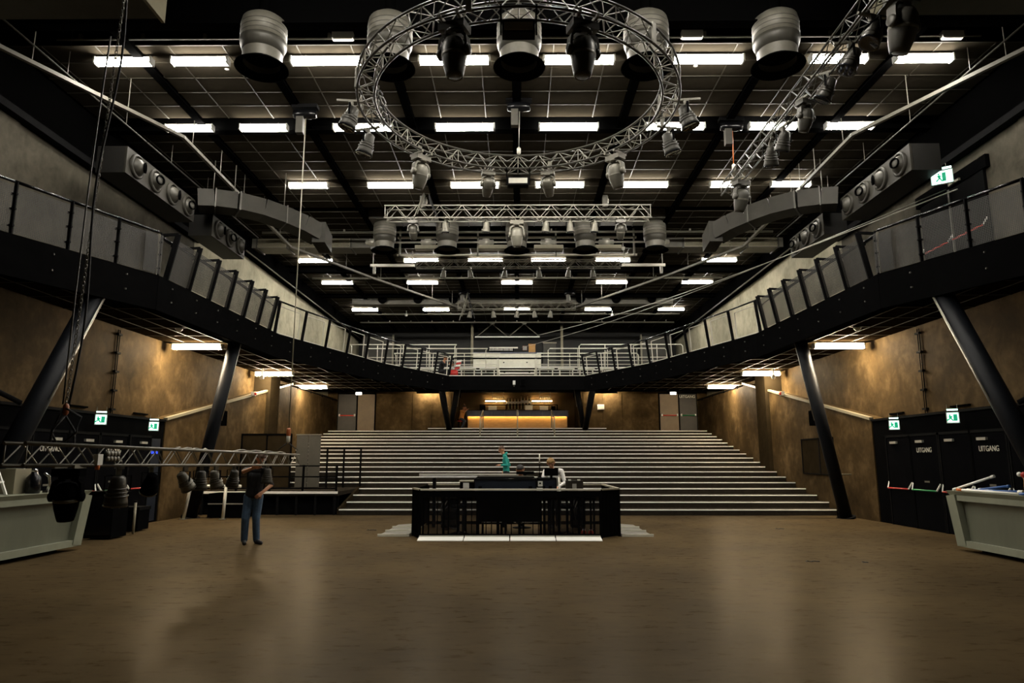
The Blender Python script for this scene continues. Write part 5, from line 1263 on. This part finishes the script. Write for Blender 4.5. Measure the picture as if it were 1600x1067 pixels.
# ================================================================ PEOPLE
def person(name, label, J, face, cloth, hair='hair_brown', fists=(1, 1), sleeve=1.0, hood=False):
    """J: world joints; body is one surface grown from tapered limbs, painted by nearest limb"""
    V = {k: Vector(v) for k, v in J.items()}; f = Vector(face).normalized()
    up = (V['head']-V['neck']).normalized(); sd = f.cross(up).normalized(); f = up.cross(sd).normalized()
    caps = []      # (a, ra, b, rb, mat)
    top, leg, shoe, skin = cloth['top'], cloth['leg'], 'shoe', 'skin'
    def C(a, ra, b, rb, m): caps.append((Vector(a), ra, Vector(b), rb, m))
    sm = (V['shL']+V['shR'])/2
    C(V['shL'].lerp(sm, .18), .075, V['shR'].lerp(sm, .18), .075, top)
    wide = (V['shL']-V['shR']).normalized()
    for q in (-1, 0, 1):
        C(V['chest']+wide*.075*q, .115, V['pelvis'].lerp(V['chest'], .35)+wide*.055*q, .105, top)
        C(V['pelvis'].lerp(V['chest'], .35)+wide*.055*q, .107, V['pelvis']+wide*.07*q, .112, top)
    C(V['hipL'], .1, V['hipR'], .1, leg)
    C(sm, .06, V['neck'], .055, top if hood else skin); C(V['neck'], .054, V['head']-up*.05, .055, skin)
    h = V['head']
    C(h-up*.0-f*.012, .092, h+up*.035-f*.015, .09, skin); C(h+f*.02-up*.055, .062, h+f*.04-up*.085, .042, skin)
    C(h+f*.088+up*.015, .011, h+f*.108-up*.02, .016, skin)                      # nose
    C(h+f*.075-up*.055, .018, h+f*.083-up*.058, .016, skin)                     # mouth
    for q in (-1, 1):
        C(h+sd*.088*q-up*.01, .02, h+sd*.092*q+up*.025-f*.012, .018, skin)      # ears
        C(h+f*.076+sd*.035*q+up*.035, .018, h+f*.076+sd*.02*q+up*.035, .016, skin)
    for S in ('L', 'R'):
        sh, el, wr = V['sh'+S], V['el'+S], V['wr'+S]
        C(sh, .066, sh.lerp(el, .55), .056, top); C(sh.lerp(el, .55), .05, el, .044, top if sleeve > .5 else skin)
        C(el, .043, wr, .03, top if sleeve >= 1 else skin)
        d = (wr-el).normalized(); n = V.get('palm'+S, d.cross(Vector((0, 0, 1))));  n = (n - d*n.dot(d)).normalized(); w = d.cross(n).normalized()
        for q in (-.026, 0, .026): C(wr+w*q*.7, .022, wr+d*.085+w*q, .018, skin)
        for i, q in enumerate((-.033, -.011, .011, .032)):
            L = (.06, .075, .08, .068)[3-i]; a = wr+d*.09+w*q; cur = fists[0 if S == 'L' else 1]
            b = a+(d*.75+n*.55*cur).normalized()*L*.5; c = b+(d*.15+n*.95*cur+d*.8*(1-cur)).normalized()*L*.5
            C(a, .011, b, .010, skin); C(b, .010, c, .0085, skin)
        a = wr+d*.03+w*.03; b = a+(d*.6+w*.7+n*.3).normalized()*.05; c = b+(d*.8+n*.5).normalized()*.035
        C(a, .014, b, .012, skin); C(b, .012, c, .010, skin)
        hp, kn, an = V['hip'+S], V['kn'+S], V['an'+S]
        C(hp, .105, kn, .082, leg); C(kn, .08, kn.lerp(an, .4), .078, leg); C(kn.lerp(an, .4), .078, an, .07, leg)
        toe = V['toe'+S]; C(an-Vector((0, 0, .04)), .05, toe, .042, shoe); C(an-Vector((0, 0, .045))-(toe-an)*.2, .04, an-Vector((0, 0, .045)), .042, shoe)
    m = MB()
    for a, ra, b, rb, _ in caps:
        if (b-a).length < 1e-4: b = a+Vector((0, 0, 1e-3))
        d = (b-a); L = d.length; q = d.to_track_quat('Z', 'Y').to_matrix(); n = 10; prof = []
        for i in range(5): t_ = math.pi/2*i/4; prof.append((max(1e-4, ra*math.sin(t_)), -ra*math.cos(t_)))
        for i in range(5): t_ = math.pi/2*i/4; prof.append((max(1e-4, rb*math.cos(t_)), L+rb*math.sin(t_)))
        m.lathe(prof, a, n, M=q)
    me = m.mesh('tmp_body'); ob = bpy.data.objects.new('tmp_body', me); col.objects.link(ob)
    r = ob.modifiers.new('r', 'REMESH'); r.mode = 'VOXEL'; r.voxel_size = .0095; r.use_smooth_shade = True
    s_ = ob.modifiers.new('s', 'SMOOTH'); s_.factor = .5; s_.iterations = 3
    bm_ = bpy.data.meshes.new_from_object(ob.evaluated_get(bpy.context.evaluated_depsgraph_get()))
    bpy.data.objects.remove(ob); bpy.data.meshes.remove(me)
    slots = []
    for c in caps:
        if c[4] not in slots: slots.append(c[4])
    bm_.materials.clear()
    for s in slots: bm_.materials.append(MATS[s])
    for p in bm_.polygons:
        c = p.center; best, bi = 9, 0
        for (a, ra, b, rb, mm) in caps:
            d = b-a; t_ = max(0, min(1, (c-a).dot(d)/max(1e-9, d.length_squared)))
            e = (c-a-d*t_).length-(ra+(rb-ra)*t_)
            if mm == leg and c.z > V['pelvis'].z+.02: e += .05
            if e < best: best, bi = e, slots.index(mm)
        p.material_index = bi; p.use_smooth = True
    base = ((V['anL'].x+V['anR'].x)/2, (V['anL'].y+V['anR'].y)/2, min(V['anL'].z, V['anR'].z)-.09)
    t = thing(name, label, 'person', base)
    for v in bm_.vertices: v.co -= Vector(base)
    bm_.name = 'body'
    bo = bpy.data.objects.new('body', bm_); col.objects.link(bo); bo.parent = t; ORG[bo.name] = base
    # hair: cap over the back and top of the skull
    hm = MB(); rings = []
    Mh = Matrix((sd, f, up)).transposed()
    for i in range(9):
        th = math.pi*.62*i/8
        for k in range(18):
            ph = 2*math.pi*k/18
            x, y, z = math.sin(th)*math.cos(ph), math.sin(th)*math.sin(ph), math.cos(th)
            lim = .30 if y > .35 else (-.05 if abs(x) > .75 and y > -.2 else -.6)
            z2 = max(z, lim); rr = .106 if z >= lim else .098
            wob = 1+.02*math.sin(5*ph+3*i)
            p = Mh @ Vector((x*rr*wob*.98, y*rr*1.06*wob-.012, z2*.106*wob+.03)); rings.append(h+p)
    fs = []
    for i in range(8):
        for k in range(18): fs.append((i*18+k, (i+1)*18+k, (i+1)*18+(k+1) % 18, i*18+(k+1) % 18))
    hm.add(rings, fs, True); hm.build('hair', hair, t)
    for q in (-1, 1): MB().sphere(h+f*.087+sd*.034*q+up*.012, .011, 8).build('eye', 'hair_dark', t)
    if hood:
        hd = MB()
        pts = [V['neck']+Mh @ Vector((.1*math.cos(a), .075*math.sin(a)-.035, -.035-.03*math.sin(a))) for a in [2*math.pi*k/14 for k in range(14)]]
        hd.path(pts, .038, 8, True); hd.build('hood', top, t)
    return t
person('person', 'man in black shirt and blue jeans reaching up to the lowered truss',
       dict(pelvis=(-5.5, 14.56, 1.0), chest=(-5.47, 14.53, 1.38), neck=(-5.4, 14.49, 1.58), head=(-5.35, 14.44, 1.73),
            shR=(-5.67, 14.5, 1.5), elR=(-5.62, 14.2, 1.47), wrR=(-5.36, 14.05, 1.55), palmR=(.2, .2, .6),
            shL=(-5.25, 14.52, 1.48), elL=(-5.17, 14.66, 1.2), wrL=(-5.31, 14.45, 1.03), palmL=(-.5, .5, -.3),
            hipR=(-5.6, 14.56, .96), hipL=(-5.41, 14.58, .96), knR=(-5.62, 14.5, .52), knL=(-5.42, 14.55, .52),
            anR=(-5.65, 14.58, .09), anL=(-5.42, 14.64, .09), toeR=(-5.58, 14.42, .035), toeL=(-5.27, 14.5, .035)),
       (.5, -.8, .15), dict(top='cloth_black', leg='jeans'), 'hair_brown', (1, 1), .6)
zs = .36
person('person', 'man in teal hooded jumper walking along the steps behind the booth',
       dict(pelvis=(-.36, 23.25, zs+.98), chest=(-.38, 23.25, zs+1.33), neck=(-.45, 23.25, zs+1.54), head=(-.52, 23.25, zs+1.68),
            shL=(-.4, 23.07, zs+1.45), elL=(-.34, 23.0, zs+1.17), wrL=(-.55, 23.02, zs+1.18), palmL=(0, 0, -1),
            shR=(-.4, 23.43, zs+1.45), elR=(-.26, 23.5, zs+1.18), wrR=(-.42, 23.48, zs+1.02), palmR=(0, 0, -1),
            hipL=(-.36, 23.16, zs+.94), hipR=(-.36, 23.34, zs+.94), knL=(-.48, 23.15, zs+.52), knR=(-.3, 23.36, zs+.5),
            anL=(-.5, 23.15, zs+.09), anR=(-.1, 23.36, zs+.14), toeL=(-.68, 23.13, zs+.035), toeR=(-.25, 23.36, zs+.045)),
       (-1, -.12, -.05), dict(top='cloth_teal', leg='cloth_black'), 'hair_brown', (.4, .6), 1.0, True)
person('person', 'fair haired person in white looking at the monitor in the booth',
       dict(pelvis=(.95, 17.85, .95), chest=(.92, 17.68, 1.3), neck=(.88, 17.55, 1.5), head=(.85, 17.46, 1.63),
            shL=(1.12, 17.62, 1.43), elL=(1.2, 17.5, 1.15), wrL=(1.02, 17.3, 1.05), palmL=(0, 0, -1),
            shR=(.72, 17.64, 1.43), elR=(.62, 17.5, 1.16), wrR=(.7, 17.3, 1.05), palmR=(0, 0, -1),
            hipL=(1.04, 17.86, .92), hipR=(.86, 17.86, .92), knL=(1.04, 17.82, .5), knR=(.86, 17.82, .5),
            anL=(1.04, 17.88, .09), anR=(.86, 17.88, .09), toeL=(1.06, 17.7, .035), toeR=(.84, 17.7, .035)),
       (-.1, -1, -.35), dict(top='cloth_white', leg='cloth_black'), 'hair_fair', (.5, .5), 1.0)
person('person', 'dark haired person bending low behind the long navy case',
       dict(pelvis=(.12, 18.0, .78), chest=(.1, 17.78, 1.12), neck=(.09, 17.62, 1.32), head=(.08, 17.54, 1.46),
            shL=(.3, 17.72, 1.25), elL=(.36, 17.55, 1.0), wrL=(.3, 17.36, 1.1), palmL=(0, 0, -1),
            shR=(-.1, 17.72, 1.25), elR=(-.16, 17.55, 1.0), wrR=(-.1, 17.36, 1.1), palmR=(0, 0, -1),
            hipL=(.2, 18.0, .76), hipR=(.03, 18.0, .76), knL=(.22, 17.6, .72), knR=(.0, 17.6, .72),
            anL=(.22, 17.62, .26), anR=(.0, 17.62, .26), toeL=(.22, 17.45, .2), toeR=(.0, 17.45, .2)),
       (.15, -1, -.3), dict(top='cloth_black', leg='cloth_black'), 'hair_dark', (.5, .5), 1.0)
t = thing('high_stool', 'black high stool under the dark haired person', 'stool', (.12, 18.02, 0), group='stools inside the booth')
MB().lathe([(.17, .6), (.19, .63), (.18, .67), (.001, .68)], (.12, 18.02, 0), 14).build('seat', 'black', t)
MB().tube((.12, 18.02, .04), (.12, 18.02, .6), .03, 8).build('column', 'steel_dark', t)
MB().lathe([(.24, 0), (.24, .02), (.03, .05)], (.12, 18.02, 0), 16).build('base', 'steel_dark', t)
MB().path([(.12+.2*math.cos(a), 17.75+.16*math.sin(a), .16) for a in [2*math.pi*k/12 for k in range(12)]], .014, 6, True).build('foot_ring', 'chrome', t)
person('person', 'person in dark clothes crouching at the corner of the far balcony',
       dict(pelvis=(-4.05, 35.85, 6.32), chest=(-3.95, 35.75, 6.68), neck=(-3.85, 35.68, 6.87), head=(-3.77, 35.62, 6.99),
            shL=(-3.8, 35.9, 6.78), elL=(-3.62, 35.85, 6.6), wrL=(-3.42, 35.75, 6.66), palmL=(0, 0, -1),
            shR=(-3.98, 35.55, 6.78), elR=(-3.75, 35.42, 6.62), wrR=(-3.5, 35.4, 6.7), palmR=(0, 0, -1),
            hipL=(-4.02, 35.95, 6.3), hipR=(-4.05, 35.76, 6.3), knL=(-3.65, 35.95, 6.38), knR=(-3.68, 35.72, 6.36),
            anL=(-3.88, 35.95, 6.0), anR=(-3.9, 35.72, 6.0), toeL=(-3.7, 35.95, 5.94), toeR=(-3.72, 35.7, 5.94)),
       (1, -.2, -.15), dict(top='cloth_black', leg='cloth_black'), 'hair_brown', (.6, .6), 1.0)
t = thing('kit_bag', 'red bag on the balcony floor before the crouching person', 'bag', (-3.25, 35.4, 5.99))
MB().lathe([(.1, -.22), (.16, -.2), (.18, -.1), (.18, .1), (.16, .2), (.1, .22)], (-3.3, 35.3, 6.15), 14, 'x').build('bag_body', 'red', t)
MB().path([(-3.42, 35.3, 6.3), (-3.38, 35.3, 6.42), (-3.24, 35.3, 6.42), (-3.18, 35.3, 6.3)], .015, 6).build('bag_strap', 'rubber', t)
t = thing('folded_banner', 'crumpled red and white banner hung on the balcony rail', 'banner', (-3.1, 35.3, 6.4))
for k in range(4): MB().hexa([(-3.25+.03*k, 35.24, 6.35+.12*k), (-3.0+.03*k, 35.24, 6.38+.12*k), (-3.0+.03*k, 35.3, 6.38+.12*k), (-3.25+.03*k, 35.3, 6.35+.12*k), (-3.22+.03*k, 35.22, 6.46+.12*k), (-2.97+.03*k, 35.25, 6.49+.12*k), (-2.97+.03*k, 35.3, 6.49+.12*k), (-3.22+.03*k, 35.29, 6.46+.12*k)]).build('banner_fold', 'red' if k % 2 == 0 else 'white', t)
zb = 3.42
person('person', 'person in orange top leaning on the left end of the bar',
       dict(pelvis=(-3.2, 39.3, zb+.62), chest=(-3.13, 39.25, zb+.95), neck=(-3.08, 39.22, zb+1.12), head=(-3.03, 39.2, zb+1.24),
            shL=(-3.05, 39.4, zb+1.03), elL=(-2.9, 39.36, zb+1.1), wrL=(-2.98, 39.25, zb+1.33), palmL=(-1, 0, 0),
            shR=(-3.2, 39.08, zb+1.03), elR=(-3.0, 38.98, zb+.95), wrR=(-2.86, 39.1, zb+1.1), palmR=(0, 0, -1),
            hipL=(-3.18, 39.39, zb+.6), hipR=(-3.2, 39.21, zb+.6), knL=(-3.0, 39.38, zb+.45), knR=(-3.0, 39.2, zb+.45),
            anL=(-3.15, 39.38, zb+.1), anR=(-3.15, 39.2, zb+.1), toeL=(-3.0, 39.38, zb+.035), toeR=(-3.0, 39.2, zb+.035)),
       (1, -.3, .05), dict(top='cloth_orange', leg='navy'), 'hair_brown', (.5, .5), .6)
t = thing('stool', 'low dark stool under the person at the bar', 'stool', (-3.25, 39.3, zb))
MB().lathe([(.15, zb+.44), (.17, zb+.47), (.17, zb+.5), (.001, zb+.51)], (-3.25, 39.3, 0), 14).build('seat', 'red', t)
for k in range(4): a = k*math.pi/2+.7; MB().tube((-3.25+.1*math.cos(a), 39.3+.1*math.sin(a), zb+.45), (-3.25+.17*math.cos(a), 39.3+.17*math.sin(a), zb), .014, 6).build('leg', 'steel_dark', t)
